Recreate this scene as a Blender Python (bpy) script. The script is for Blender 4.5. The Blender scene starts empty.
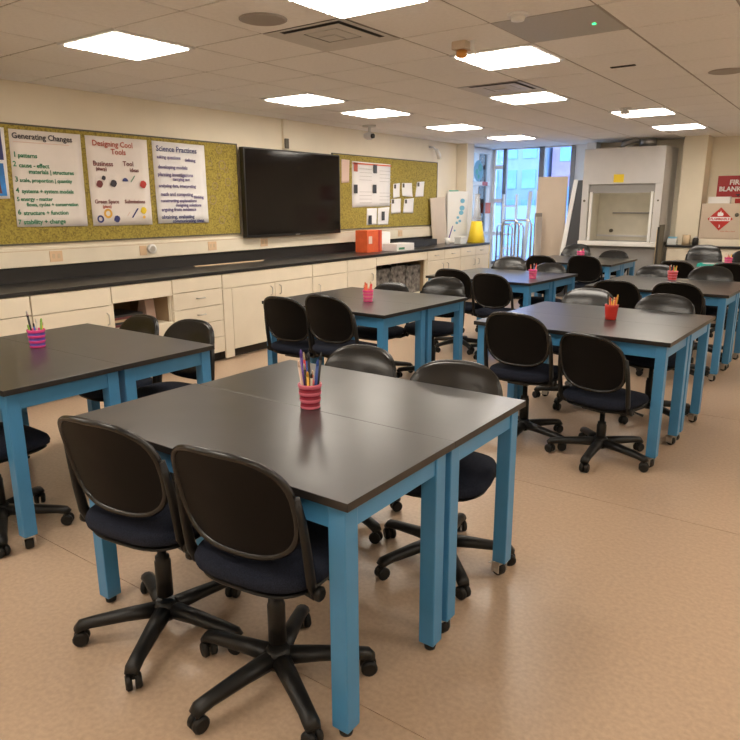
import bpy, bmesh, math, random
from mathutils import Vector, Matrix
random.seed(7)
C = bpy.context.scene.collection
PI = math.pi

# ------------------------------------------------------------------ camera, world, exposure
F, PITCH, YAW, ROLL, H = 668.4, math.radians(13.93), math.radians(35.84), math.radians(0.232), 1.58
_f = Vector((-math.sin(YAW)*math.cos(PITCH), math.cos(YAW)*math.cos(PITCH), -math.sin(PITCH)))
_r = Vector((math.cos(YAW), math.sin(YAW), 0)); _d = _f.cross(_r)
R_ = math.cos(ROLL)*_r + math.sin(ROLL)*_d; D_ = -math.sin(ROLL)*_r + math.cos(ROLL)*_d
cam = bpy.data.cameras.new('camera'); co = bpy.data.objects.new('camera', cam); C.objects.link(co)
cam.sensor_fit = 'HORIZONTAL'; cam.sensor_width = 36; cam.lens = F/740*36; cam.clip_start = .05; cam.clip_end = 300
co.matrix_world = Matrix(((R_.x, -D_.x, -_f.x, 0), (R_.y, -D_.y, -_f.y, 0), (R_.z, -D_.z, -_f.z, H), (0, 0, 0, 1)))
sc = bpy.context.scene; sc.camera = co
w = bpy.data.worlds.new('daylight'); sc.world = w; w.use_nodes = True
w.node_tree.nodes['Background'].inputs[0].default_value = (.52, .71, 1.0, 1)
w.node_tree.nodes['Background'].inputs[1].default_value = 4.7
vs = sc.view_settings; vs.view_transform = 'Standard'; vs.look = 'None'; vs.gamma = 1; vs.use_curve_mapping = False
vs.exposure = 0.22
LIGHT = 21.0            # emission of the ceiling panels

def ray(px, py): return ((px-370)/F)*R_ + ((py-370)/F)*D_ + _f
def on_x(px, py, x): d = ray(px, py); t = x/d.x; return (d.y*t, H+d.z*t)          # (y, z) on a wall x = const
def on_y(px, py, y): d = ray(px, py); t = y/d.y; return (d.x*t, H+d.z*t)          # (x, z) on a wall y = const
def on_z(px, py, z): d = ray(px, py); t = (z-H)/d.z; return (d.x*t, d.y*t)        # (x, y) on a level z = const

# ------------------------------------------------------------------ materials
def mat(name, col, rough=.5, metal=0, spec=.5, var=0, scale=20, bump=0, bscale=60, emit=None, es=0, coat=0, stretch=None):
    m = bpy.data.materials.new(name); m.use_nodes = True
    nt = m.node_tree; b = nt.nodes['Principled BSDF']
    b.inputs['Base Color'].default_value = (*col, 1); b.inputs['Roughness'].default_value = rough
    b.inputs['Metallic'].default_value = metal; b.inputs['Specular IOR Level'].default_value = spec
    b.inputs['Coat Weight'].default_value = coat
    tc = nt.nodes.new('ShaderNodeTexCoord'); src = tc.outputs['Object']
    if stretch:
        mp = nt.nodes.new('ShaderNodeMapping'); mp.inputs['Scale'].default_value = stretch
        nt.links.new(src, mp.inputs['Vector']); src = mp.outputs['Vector']
    if var:
        n = nt.nodes.new('ShaderNodeTexNoise'); n.inputs['Scale'].default_value = scale; n.inputs['Detail'].default_value = 6
        nt.links.new(src, n.inputs['Vector'])
        r = nt.nodes.new('ShaderNodeValToRGB')
        r.color_ramp.elements[0].position = .3; r.color_ramp.elements[1].position = .7
        r.color_ramp.elements[0].color = (*[max(0, c*(1-var)) for c in col], 1)
        r.color_ramp.elements[1].color = (*[min(1, c*(1+var)) for c in col], 1)
        nt.links.new(n.outputs['Fac'], r.inputs['Fac']); nt.links.new(r.outputs['Color'], b.inputs['Base Color'])
    if bump:
        n2 = nt.nodes.new('ShaderNodeTexNoise'); n2.inputs['Scale'].default_value = bscale; n2.inputs['Detail'].default_value = 4
        nt.links.new(src, n2.inputs['Vector'])
        bp = nt.nodes.new('ShaderNodeBump'); bp.inputs['Strength'].default_value = bump; bp.inputs['Distance'].default_value = .01
        nt.links.new(n2.outputs['Fac'], bp.inputs['Height']); nt.links.new(bp.outputs['Normal'], b.inputs['Normal'])
    if emit:
        b.inputs['Emission Color'].default_value = (*emit, 1); b.inputs['Emission Strength'].default_value = es
    return m

M = {}
M['wall'] = mat('painted_wall', (.80, .72, .58), .65, var=.03, scale=3, bump=.03, bscale=120)
M['wall_end'] = mat('painted_end_wall', (.80, .72, .57), .65, var=.03, scale=3, bump=.03, bscale=120)
M['white_wall'] = mat('white_wall', (.78, .76, .72), .6, var=.02, scale=4)
M['tile'] = mat('ceiling_tile', (.90, .88, .865), .9, var=.03, scale=40, bump=.15, bscale=220)
M['grid'] = mat('ceiling_grid', (.36, .32, .29), .6)
M['greytile'] = mat('grey_panel', (.50, .49, .47), .6, var=.03, scale=60)
M['floor'] = mat('linoleum', (.46, .335, .235), .30, spec=.45, var=.10, scale=55, bump=.02, bscale=90)
M['seam'] = mat('floor_seam', (.36, .26, .18), .5)
M['top'] = mat('epoxy_tabletop', (.038, .037, .038), .28, spec=.6, var=.15, scale=6)
M['edge'] = mat('tabletop_edge', (.016, .014, .013), .4)
M['blue'] = mat('blue_paint', (.056, .232, .455), .38, spec=.5, var=.05, scale=8)
M['steel'] = mat('caster_steel', (.62, .60, .57), .3, metal=.9)
M['rubber'] = mat('black_rubber', (.009, .0085, .008), .5, spec=.3)
M['plastic'] = mat('black_plastic', (.008, .0075, .007), .42, spec=.35, bump=.06, bscale=350)
M['shell'] = mat('black_shell_plastic', (.0036, .0032, .0031), .5, spec=.14, bump=.05, bscale=500)
M['rim'] = mat('glossy_black_rim', (.008, .007, .0065), .27, spec=.5)
M['vinyl'] = mat('black_vinyl', (.0095, .0088, .008), .25, spec=.5, bump=.05, bscale=300)
M['fabric'] = mat('navy_fabric', (.012, .015, .027), .9, spec=.2, var=.55, scale=260, bump=.4, bscale=500)
M['cream'] = mat('cream_laminate', (.80, .72, .58), .45, var=.03, scale=5)
M['counter'] = mat('black_epoxy_counter', (.018, .017, .017), .33, spec=.5, var=.1, scale=8)
M['toe'] = mat('toe_kick', (.03, .025, .02), .7)
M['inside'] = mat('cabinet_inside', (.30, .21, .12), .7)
M['chrome'] = mat('brushed_metal', (.60, .57, .52), .3, metal=.9)
M['bronze'] = mat('frame_dark', (.10, .085, .06), .5)
M['screen'] = mat('tv_screen', (.006, .005, .005), .08, spec=.3)
M['tvframe'] = mat('tv_bezel', (.010, .009, .009), .3)
M['paper'] = mat('chart_paper', (.86, .79, .74), .8, var=.03, scale=5)
M['paperw'] = mat('white_paper', (.86, .84, .84), .8, var=.02, scale=5)
M['hood'] = mat('hood_enamel', (.58, .56, .55), .4, var=.03, scale=5)
M['hoodin'] = mat('hood_liner', (.66, .61, .50), .4, var=.06, scale=6)
M['hoodgrey'] = mat('hood_grey_trim', (.30, .29, .28), .4)
M['darkgrey'] = mat('dark_grey_board', (.035, .036, .04), .5)
M['beige'] = mat('beige_panel', (.60, .49, .38), .6, var=.03, scale=5)
M['white'] = mat('white_enamel', (.80, .79, .77), .4)
M['alu'] = mat('window_aluminium', (.22, .23, .25), .4, metal=.3)
M['whiteframe'] = mat('white_frame', (.82, .82, .82), .4)
M['red'] = mat('red_plastic', (.52, .03, .02), .4)
M['signred'] = mat('sign_red', (.42, .030, .035), .5)
M['orange'] = mat('orange_card', (.72, .12, .035), .5, var=.1, scale=10)
M['yellow'] = mat('yellow_print', (.85, .62, .03), .5)
M['teal'] = mat('teal_plastic', (.03, .42, .36), .4)
M['pink'] = mat('pink_stripe', (.72, .17, .24), .4)
M['hotpink'] = mat('hot_pink_stripe', (.75, .06, .26), .4)
M['darkpink'] = mat('dark_red_stripe', (.26, .008, .03), .4)
M['green'] = mat('green_marker', (.06, .26, .14), .7)
M['navy'] = mat('navy_marker', (.05, .06, .20), .7)
M['inkblack'] = mat('black_marker', (.05, .045, .06), .7)
M['inkred'] = mat('red_marker', (.50, .11, .07), .7)
M['inkbrown'] = mat('brown_marker', (.20, .05, .05), .7)
M['inkpurple'] = mat('purple_marker', (.13, .10, .26), .7)
M['skyblue'] = mat('light_blue_print', (.20, .48, .65), .6)
M['bluepic'] = mat('blue_picture', (.03, .20, .55), .6, var=.4, scale=6)
M['purple'] = mat('purple_plastic', (.12, .06, .35), .4)
M['bluepen'] = mat('blue_pen', (.03, .08, .35), .4)
M['whitepen'] = mat('white_pen', (.75, .70, .62), .4)
M['pencil'] = mat('yellow_pencil', (.80, .45, .06), .45)
M['redpencil'] = mat('red_pencil', (.65, .06, .05), .45)
M['blackpen'] = mat('black_pen', (.02, .02, .02), .4)
M['greenpen'] = mat('green_pen', (.25, .50, .06), .4)
M['wood'] = mat('pale_wood', (.62, .47, .30), .6, var=.1, scale=12)
M['pinkpaper'] = mat('pink_paper', (.78, .58, .50), .8)
M['diffuser'] = mat('light_diffuser', (.9, .9, .88), .5, emit=(1, .91, .79), es=LIGHT)
M['ventgrey'] = mat('vent_grey', (.62, .60, .58), .5)
M['hoodlamp'] = mat('hood_lamp', (.9, .9, .85), .5, emit=(1, .92, .78), es=8)
M['ventdark'] = mat('vent_dark', (.03, .028, .026), .8)
M['ducts'] = mat('duct_metal', (.45, .44, .43), .35, metal=.8)
M['amber'] = mat('amber_lens', (.60, .26, .05), .3)
M['outlet'] = mat('outlet_plate', (.74, .52, .32), .5)
M['greenled'] = mat('green_led', (.02, .5, .1), .4, emit=(.05, 1, .3), es=2)
M['bld'] = mat('far_building', (.26, .36, .56), .8, var=.1, scale=.6)
M['bldglass'] = mat('far_glass', (.16, .36, .72), .15, spec=.6, var=.3, scale=.8)
M['brick'] = mat('far_brick', (.40, .30, .42), .8, var=.15, scale=2)
M['speck'] = mat('speckled_grey', (.16, .15, .14), .6, var=.95, scale=16)
M['clear'] = mat('pale_clear_plastic', (.75, .76, .74), .2)
# bulletin fabric: golden cloth with a small dark printed pattern
m = mat('bulletin_fabric', (.42, .31, .035), .85, bump=.2, bscale=300); nt = m.node_tree; b = nt.nodes['Principled BSDF']
tc = nt.nodes.new('ShaderNodeTexCoord'); n = nt.nodes.new('ShaderNodeTexNoise'); n.inputs['Scale'].default_value = 60; n.inputs['Detail'].default_value = 3
v = nt.nodes.new('ShaderNodeTexVoronoi'); v.inputs['Scale'].default_value = 14; v.feature = 'F1'
rg = nt.nodes.new('ShaderNodeValToRGB'); e = rg.color_ramp.elements
e[0].position = .0; e[0].color = (1, 1, 1, 1); e[1].position = .36; e[1].color = (1, 1, 1, 1)
for p, c in ((.30, 1), (.325, .62), (.35, .62)): q = e.new(p); q.color = (c, c, c, 1)
nr = nt.nodes.new('ShaderNodeValToRGB'); nr.color_ramp.elements[0].position = .36; nr.color_ramp.elements[1].position = .60
nr.color_ramp.elements[0].color = (.24, .18, .035, 1); nr.color_ramp.elements[1].color = (.43, .335, .06, 1)
mx = nt.nodes.new('ShaderNodeMixRGB'); mx.blend_type = 'MULTIPLY'; mx.inputs[0].default_value = 1
nt.links.new(tc.outputs['Object'], n.inputs['Vector']); nt.links.new(tc.outputs['Object'], v.inputs['Vector'])
nt.links.new(v.outputs['Distance'], rg.inputs['Fac']); nt.links.new(n.outputs['Fac'], nr.inputs['Fac'])
nt.links.new(nr.outputs['Color'], mx.inputs[1]); nt.links.new(rg.outputs['Color'], mx.inputs[2]); nt.links.new(mx.outputs['Color'], b.inputs['Base Color'])
M['board'] = m
# window glass: mostly clear, with a mirror reflection that grows at grazing angles
m = bpy.data.materials.new('window_glass'); m.use_nodes = True; nt = m.node_tree; nt.nodes.clear()
o = nt.nodes.new('ShaderNodeOutputMaterial'); t = nt.nodes.new('ShaderNodeBsdfTransparent'); g = nt.nodes.new('ShaderNodeBsdfGlossy')
t.inputs[0].default_value = (.93, .97, 1, 1); g.inputs['Roughness'].default_value = .02
fr = nt.nodes.new('ShaderNodeFresnel'); fr.inputs[0].default_value = 1.45; ms = nt.nodes.new('ShaderNodeMixShader')
nt.links.new(fr.outputs[0], ms.inputs[0]); nt.links.new(t.outputs[0], ms.inputs[1]); nt.links.new(g.outputs[0], ms.inputs[2]); nt.links.new(ms.outputs[0], o.inputs[0])
M['glass'] = m
m = bpy.data.materials.new('flask_glass'); m.use_nodes = True; nt = m.node_tree; nt.nodes.clear()
o = nt.nodes.new('ShaderNodeOutputMaterial'); t = nt.nodes.new('ShaderNodeBsdfTransparent'); g = nt.nodes.new('ShaderNodeBsdfPrincipled'); ms = nt.nodes.new('ShaderNodeMixShader')
g.inputs['Base Color'].default_value = (.8, .82, .82, 1); g.inputs['Roughness'].default_value = .1; ms.inputs[0].default_value = .3
nt.links.new(t.outputs[0], ms.inputs[1]); nt.links.new(g.outputs[0], ms.inputs[2]); nt.links.new(ms.outputs[0], o.inputs[0])
M['flaskglass'] = m

# ------------------------------------------------------------------ mesh helpers
def box(bm, x0, x1, y0, y1, z0, z1, mi=0, bev=0):
    vs_ = [bm.verts.new(p) for p in ((x0,y0,z0),(x1,y0,z0),(x1,y1,z0),(x0,y1,z0),(x0,y0,z1),(x1,y0,z1),(x1,y1,z1),(x0,y1,z1))]
    fs = []
    for q in ((0,3,2,1),(4,5,6,7),(0,1,5,4),(1,2,6,5),(2,3,7,6),(3,0,4,7)):
        f = bm.faces.new([vs_[i] for i in q]); f.material_index = mi; fs.append(f)
    if bev:
        ed = list({e for f in fs for e in f.edges})
        bmesh.ops.bevel(bm, geom=ed, offset=bev, segments=2, affect='EDGES', profile=.5)
    return bm
def lathe(bm, prof, n=20, c=(0,0,0), mi=0, axis='z'):
    rings = []
    for r, z in prof:
        ring = []
        for k in range(n):
            a = 2*PI*k/n; p = (r*math.cos(a), r*math.sin(a), z)
            if axis == 'x': p = (z, r*math.cos(a), r*math.sin(a))
            if axis == 'y': p = (r*math.sin(a), z, r*math.cos(a))
            ring.append(bm.verts.new((p[0]+c[0], p[1]+c[1], p[2]+c[2])))
        rings.append(ring)
    for i in range(len(rings)-1):
        for k in range(n):
            f = bm.faces.new((rings[i][k], rings[i][(k+1)%n], rings[i+1][(k+1)%n], rings[i+1][k])); f.smooth = True
            f.material_index = mi[i] if isinstance(mi, (list, tuple)) else mi
    for ring in (rings[0], rings[-1]):
        f = bm.faces.new(ring); f.material_index = mi[0 if ring is rings[0] else -1] if isinstance(mi, (list, tuple)) else mi
    return bm
def tube(bm, pts, rx, ry=None, n=8, mi=0):
    ry = ry or rx
    pts = [Vector(p) for p in pts]; rings = []
    rxs = rx if isinstance(rx, (list, tuple)) else [rx]*len(pts); rys = ry if isinstance(ry, (list, tuple)) else [ry]*len(pts)
    for i, p in enumerate(pts):
        d = (pts[min(i+1, len(pts)-1)]-pts[max(i-1, 0)]).normalized()
        up = Vector((0,0,1)) if abs(d.z) < .9 else Vector((0,1,0))
        a = d.cross(up).normalized(); b_ = a.cross(d).normalized()
        rings.append([bm.verts.new(p+a*rxs[i]*math.cos(2*PI*k/n)+b_*rys[i]*math.sin(2*PI*k/n)) for k in range(n)])
    for i in range(len(rings)-1):
        for k in range(n):
            f = bm.faces.new((rings[i][k], rings[i][(k+1)%n], rings[i+1][(k+1)%n], rings[i+1][k])); f.smooth = True; f.material_index = mi
    bm.faces.new(rings[0]).material_index = mi; bm.faces.new(rings[-1]).material_index = mi
    return bm
def prism(bm, pts, vec, mi=0):
    vec = Vector(vec); a = [bm.verts.new(p) for p in pts]; b_ = [bm.verts.new(Vector(p)+vec) for p in pts]; n = len(pts)
    for f in [bm.faces.new(a), bm.faces.new(b_[::-1])]+[bm.faces.new((a[i], b_[i], b_[(i+1)%n], a[(i+1)%n])) for i in range(n)]: f.material_index = mi
    return bm
def obj(name, bm, mats, parent=None, loc=None):
    me = bpy.data.meshes.new(name); bmesh.ops.recalc_face_normals(bm, faces=bm.faces[:]); bm.to_mesh(me); bm.free()
    for k in (mats if isinstance(mats, (list, tuple)) else [mats]): me.materials.append(M[k])
    o = bpy.data.objects.new(name, me); C.objects.link(o)
    if parent: o.parent = parent
    if loc: o.location = loc
    return o
def B(): return bmesh.new()
def bx(name, x0, x1, y0, y1, z0, z1, m, parent=None, bev=0):
    return obj(name, box(B(), x0, x1, y0, y1, z0, z1, 0, bev), m, parent)
def thing(name, label, cat, loc=(0,0,0), rz=0, group=None):
    o = bpy.data.objects.new(name, None); C.objects.link(o); o.location = loc; o.rotation_euler = (0, 0, rz); o.empty_display_size = .1
    return tag(o, label, cat, group)
def tag(o, label=None, cat=None, group=None, kind=None):
    if label: o['label'] = label
    if cat: o['category'] = cat
    if group: o['group'] = group
    if kind: o['kind'] = kind
    return o
def struct(o): o['kind'] = 'structure'; return o
def place(o, m, loc, rz=0, parent=None):
    c = bpy.data.objects.new(o, m); C.objects.link(c); c.location = loc; c.rotation_euler = (0, 0, rz)
    if parent: c.parent = parent
    return c
def copy_tree(o, parent=None):
    c = o.copy(); C.objects.link(c); c.parent = parent
    for ch in list(o.children): copy_tree(ch, c)
    return c
def lettering(s, size, m, parent, face, origin, align='LEFT', name='lettering', bold=0, shear=0):
    """writing as a thin mesh; face 'x' reads on a wall facing +x, 'y' on a wall facing -y"""
    cu = bpy.data.curves.new('t', 'FONT'); cu.body = s; cu.size = size; cu.align_x = align; cu.resolution_u = 2; cu.extrude = .0006; cu.offset = bold; cu.shear = shear
    to = bpy.data.objects.new('t', cu); C.objects.link(to); dg = bpy.context.evaluated_depsgraph_get()
    me = bpy.data.meshes.new_from_object(to.evaluated_get(dg)); bpy.data.objects.remove(to); bpy.data.curves.remove(cu)
    for v_ in me.vertices:
        x, y, z = v_.co
        v_.co = (origin[0]+z, origin[1]+x, origin[2]+y) if face == 'x' else (origin[0]+x, origin[1]-z, origin[2]+y)
    me.materials.clear(); me.materials.append(M[m]); me.name = name
    o = bpy.data.objects.new(name, me); C.objects.link(o); o.parent = parent
    return o

# ------------------------------------------------------------------ the room
WX, EY, RX, BY, CZ = -5.89, 12.2, 2.2, -3.2, 2.587
fl = struct(bx('floor', WX-.2, RX+.1, BY-.1, EY+.1, -.12, -.004, 'seam'))
y = 1.478-2.0*3
while y < EY+.1:                                   # linoleum sheets, laid across the room
    bx('linoleum_sheet', WX, RX, max(BY, y+.0016), min(EY, y+2.0-.0016), -.004, 0, 'floor', fl); y += 2.0
wl = struct(bx('wall_left', WX-.15, WX, BY, 10.75, 0, CZ+.3, 'wall'))
struct(bx('wall_right', RX, RX+.15, BY, EY, 0, CZ+.3, 'wall_end'))
struct(bx('wall_back', WX-.15, RX+.15, BY-.15, BY, 0, CZ+.3, 'wall'))
struct(bx('wall_end', -4.02, RX+.15, EY, EY+.2, 0, CZ+.3, 'wall_end'))
struct(bx('trim_1', WX-.15, WX+.20, 10.765, 11.02, 0, CZ+.02, 'wall', bev=.004))           # pilaster at the end of the left wall
struct(bx('trim_2', -2.44, -2.10, 11.78, EY, 0, CZ, 'wall_end', bev=.004))           # pilaster on the end wall
struct(bx('wall_sill', WX-.15, -4.02, EY, EY+.2, 0, .42, 'white_wall'))
ce = struct(bx('ceiling', WX-.15, RX+.15, BY-.15, EY+.2, CZ+.03, CZ+.3, 'grid'))
# suspended ceiling: tee bars and single tiles, 0.61 m module
G = .61; GX, GY = -2.206, 3.52                      # one cell centre
fixtures = {}                                      # cell -> what sits in it instead of a tile
def cell(x, y): return (round((x+2.28)/G), round((y-3.66)/G))      # nominal position -> cell
for x, y in ((-4.11,3.05),(-4.72,5.49),(-4.72,6.71),(-4.72,8.54),(-4.72,10.37),(-2.28,3.05),(-2.28,4.88),(-2.89,6.71),(-2.28,8.64),(-2.28,10.37),
             (-4.11,.61),(-2.28,.61),(-2.28,-1.83),(-4.72,-1.83),(.16,.0),(.77,2.44),(.77,-1.83),(1.38,6.71),(.77,8.54),(1.38,4.27),(.77,10.37)):
    fixtures[cell(x, y)] = 'light'
for x, y in ((-2.89,3.66),(-2.89,6.1)): fixtures[cell(x, y)] = 'vent'
fixtures[cell(-1.67,4.27)] = 'grey'
tb = box(B(), -.2965, .2965, -.2965, .2965, 0, .016, 0, .004); tm = bpy.data.meshes.new('ceiling_tile'); tb.to_mesh(tm); tb.free(); tm.materials.append(M['tile'])
bars = B(); rest = B()
for i in range(-7, 9):
    x = GX+(i-.5)*G
    if WX < x < RX: box(bars, x-.012, x+.012, BY, EY, CZ+.004, CZ+.03)
for j in range(-12, 15):
    y = GY+(j-.5)*G
    if BY < y < EY: box(bars, WX, RX, y-.012, y+.012, CZ+.0045, CZ+.0295)
obj('ceiling_grid', bars, 'grid', ce)
for i in range(-7, 9):
    for j in range(-12, 15):
        if (i, j) in fixtures: continue
        x, y = GX+i*G, GY+j*G
        x0, x1, y0, y1 = max(x-.298, WX+.002), min(x+.298, RX-.002), max(y-.298, BY+.002), min(y+.298, EY-.002)
        if x1-x0 < .05 or y1-y0 < .05: continue
        vis = y > 1.4 and x < .6 and (y > 1.2+(x+6)*.55)
        if not vis: box(rest, x0, x1, y0, y1, CZ, CZ+.016); continue
        if x1-x0 > .59 and y1-y0 > .59: place('ceiling_tile', tm, (x, y, CZ), 0, ce)
        else: obj('ceiling_tile', box(B(), x0, x1, y0, y1, CZ, CZ+.016), 'tile', ce)
tag(obj('ceiling_tile_field', rest, 'tile', ce), kind='stuff')

# ceiling fixtures
def where(x, y):
    if x < -3.3: return 'along the cabinet wall'
    return 'over the aisle' if x < -.5 else 'over the open floor'
light_names = {cell(-4.11,3.05): 'over the table below the chart posters', cell(-4.72,5.49): 'in front of the television', cell(-4.72,6.71): 'beside the small ceiling projector',
    cell(-4.72,8.54): 'over the orange box on the counter', cell(-4.72,10.37): 'nearest the corner window', cell(-2.28,3.05): 'at the vent beside the round speaker', cell(-2.28,4.88): 'next to the amber strobe',
    cell(-2.89,6.71): 'touching the air vent away from the speaker', cell(-2.28,8.64): 'with a detector at its edge', cell(-2.28,10.37): 'in front of the fume hood'}
fb = B()
for s in (-1, 1):
    box(fb, s*.289-.016, s*.289+.016, -.305, .305, -.010, .012); box(fb, -.305, .305, s*.289-.016, s*.289+.016, -.010, .012)
fm = bpy.data.meshes.new('frame'); fb.to_mesh(fm); fb.free(); fm.materials.append(M['whiteframe'])
db = box(B(), -.272, .272, -.272, .272, -.016, .014); dm = bpy.data.meshes.new('diffuser'); db.to_mesh(dm); db.free(); dm.materials.append(M['diffuser'])
lb = B(); box(lb, -.272, .272, -.006, .006, -.022, -.0165); lvm = bpy.data.meshes.new('louvre'); lb.to_mesh(lvm); lb.free(); lvm.materials.append(M['whiteframe'])
for (i, j), k in fixtures.items():
    x, y = GX+i*G, GY+j*G
    if k == 'light':
        t = thing('ceiling_light', 'square recessed ceiling light '+light_names.get((i, j), 'away from the tables '+where(x, y)), 'ceiling light', (x, y, CZ), 0, 'recessed ceiling lights')
        place('frame', fm, (0,0,0), 0, t); place('diffuser', dm, (0,0,0), 0, t)
        for q in (-.144, 0, .144): place('louvre', lvm, (0, q, 0), 0, t)
    elif k == 'vent':
        t = thing('air_vent', 'square grey ceiling air vent '+('beside the round speaker' if y < 5 else 'with a light panel right behind it toward the windows'), 'air vent', (x, y, CZ), 0, 'ceiling air vents')
        obj('backing', box(B(), -.3, .3, -.3, .3, .01, .02), 'ventdark', t)
        for q, s in enumerate((.30, .21, .12)):
            b_ = B(); n_ = s-.078
            for r in range(4):
                a = r*PI/2; R4 = Matrix.Rotation(a, 3, 'Z')
                prism(b_, [R4@Vector(p) for p in ((-s, -s, -.004+q*.004), (s, -s, -.004+q*.004), (n_, -n_, .012-q*.009), (-n_, -n_, .012-q*.009))], (0, 0, .003))
            obj('vane_ring', b_, 'ventgrey', t)
        obj('centre_plate', box(B(), -.06, .06, -.06, .06, -.012, -.008), 'ventgrey', t)
    else:
        t = thing('access_panel', 'plain grey ceiling panel with a small green light', 'ceiling panel', (x, y, CZ))
        obj('panel', box(B(), -.298, .298, -.298, .298, -.001, .014), 'greytile', t)
        obj('indicator', lathe(B(), [(.012, -.006), (.012, -.001)], 10, (.18, .05, 0)), 'greenled', t)
def speaker(px, py, label):
    x, y = on_z(px, py, CZ); t = thing('ceiling_speaker', label, 'speaker', (x, y, CZ), 0, 'round ceiling speakers')
    obj('grille', lathe(B(), [(.115, -.006), (.125, 0), (.125, .002)], 28), 'ventgrey', t); obj('rim', lathe(B(), [(.118, -.009), (.135, -.004), (.135, 0), (.118, 0)], 28), 'grid', t)
speaker(263, 19, 'round grey ceiling speaker beside an air vent'); speaker(727, 71, 'round grey ceiling speaker over the open floor')
x, y = on_z(518, 14, CZ); t = thing('smoke_detector', 'white round smoke detector beside the grey ceiling panel', 'smoke detector', (x, y, CZ))
obj('base', lathe(B(), [(.055, -.012), (.06, 0)], 20), 'white', t); obj('dome', lathe(B(), [(.012, -.04), (.035, -.034), (.042, -.012)], 20), 'white', t)
x, y = on_z(462, 42, CZ); t = thing('alarm_strobe', 'alarm strobe with amber lens and small bracket on the ceiling', 'alarm', (x, y, CZ))
obj('body', box(B(), -.05, .05, -.05, .05, -.05, 0, 0, .006), 'beige', t); obj('lens', lathe(B(), [(.02, -.095), (.036, -.085), (.036, -.05)], 16), 'amber', t)
obj('nozzle', tube(B(), [(.075, .0, 0), (.075, .0, -.05), (.10, .02, -.075)], .014), 'white', t)
x, y = on_z(623, 66, CZ); tag(bx('slot_diffuser', x-.09, x+.09, y-.02, y+.02, CZ-.006, CZ, 'ventdark'), 'small dark slot in the ceiling past the grey panel', 'ceiling slot')
x, y = on_z(633, 111, CZ); t = thing('sprinkler', 'grey sprinkler head hanging at a light panel edge', 'sprinkler', (x, y-.30, CZ))
obj('escutcheon', lathe(B(), [(.06, -.008), (.065, 0)], 16), 'ventgrey', t); obj('drop', lathe(B(), [(.05, -.06), (.05, -.035), (.02, -.03), (.02, -.008)], 14), 'ventgrey', t)
x, y = on_z(370, 122, CZ); t = thing('ceiling_projector', 'small grey projector hung from the ceiling before the television wall', 'projector', (-5.45, 7.55, CZ))
obj('mount', lathe(B(), [(.09, -.02), (.09, 0)], 16), 'ventgrey', t); obj('stem', lathe(B(), [(.018, -.09), (.018, -.02)], 10), 'ventgrey', t)
obj('body', lathe(B(), [(.03, -.18), (.075, -.15), (.075, -.11), (.04, -.09)], 18), 'ventgrey', t); obj('lens', lathe(B(), [(.03, .0), (.03, .03)], 12, (.07, -.04, -.14), 0, 'x'), 'ventdark', t)
# wall-mounted camera and conduit
yy, zz = on_x(432, 155, WX); t = thing('wall_sensor', 'white angled sensor on the wall above the second pinboard', 'sensor', (WX, yy, zz))
obj('bracket', tube(B(), [(0, -.10, .12), (.06, -.06, .11), (.10, 0, .06)], .018), 'white', t); obj('head', tube(B(), [(.09, -.02, .08), (.11, .03, .0), (.11, .05, -.06)], [.03, .04, .035]), 'white', t)
yy, zz = on_x(283, 118, WX); y2, z2 = on_x(284, 147, WX)
t = thing('wall_conduit', 'thin vertical conduit with a dark switch above the television', 'conduit', (WX, yy, 0))
obj('channel', box(B(), 0, .035, -.035, .035, 2.236, CZ-.001), 'wall_end', t); obj('switch', box(B(),   .035, .06, -.03, .03, 2.245, 2.36, 0, .004), 'bronze', t)

# ------------------------------------------------------------------ windows and what lies outside
def window(name, frame_boxes, panes, fm_='alu'):
    t = struct(bpy.data.objects.new(name, None)); C.objects.link(t)
    for q in frame_boxes: bx('window_frame', *q[:6], q[6] if len(q) > 6 else fm_, t)
    for q in panes: bx('window_pane', *q, 'glass', t)
y0, y1 = EY+.05, EY+.12
xs = [WX+.0, on_y(503, 180, EY)[0], on_y(540, 180, EY)[0], on_y(574, 180, EY)[0], -4.02]
xs[3] = -4.36
window('window_1', [(WX-.08, WX+.02, y0, y1, .42, CZ, 'whiteframe'), (xs[1]-.035, xs[1]+.035, y0, y1, .42, CZ), (xs[2]-.05, xs[2]+.05, y0-.02, y1, .42, CZ), (xs[3]-.04, xs[3]+.04, y0, y1, .42, CZ),
        (WX, -4.02, y0, y1, CZ-.02, CZ+.03, 'whiteframe'), (xs[0]+.02, xs[1]-.035, y0-.01, y1, 2.22, 2.29, 'whiteframe'), (xs[0]+.02, xs[1]-.035, y0-.01, y1, 1.60, 1.67, 'whiteframe'), (xs[0]+.02, xs[1]-.035, y0-.01, y1, .98, 1.05, 'whiteframe'), (WX, -4.02, y0, y1, .42, .48), (xs[3]+.04, -4.02, y0+.02, y1, .48, CZ-.02, 'whiteframe')],
       [(xs[0]+.02, xs[1]-.035, y0+.03, y0+.04, .48, CZ-.02), (xs[1]+.035, xs[2]-.05, y0+.03, y0+.04, .48, CZ-.02), (xs[2]+.05, xs[3]-.04, y0+.03, y0+.04, .48, CZ-.02)])
x0, x1 = WX-.12, WX-.04
zr = [on_x(490, 152, WX)[1], on_x(490, 184, WX)[1], 1.02]
window('window_2', [(x0, x1+.02, 11.02, 11.18, .42, CZ), (x0, x1+.02, 12.12, EY+.05, .42, CZ), (x0, x1+.02, 11.60, 11.66, .42, CZ-.06), (x0, x1, 11.02, EY, CZ-.06, CZ+.03)] +
       [(x0, x1+.03, 11.18, 12.12, z-.035, z+.035) for z in zr] + [(x0-.03, x1+.03, 11.02, EY, 0, .42)],
       [(x0+.03, x0+.04, 11.18, 12.12, .42, CZ-.06)], 'whiteframe')
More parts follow.
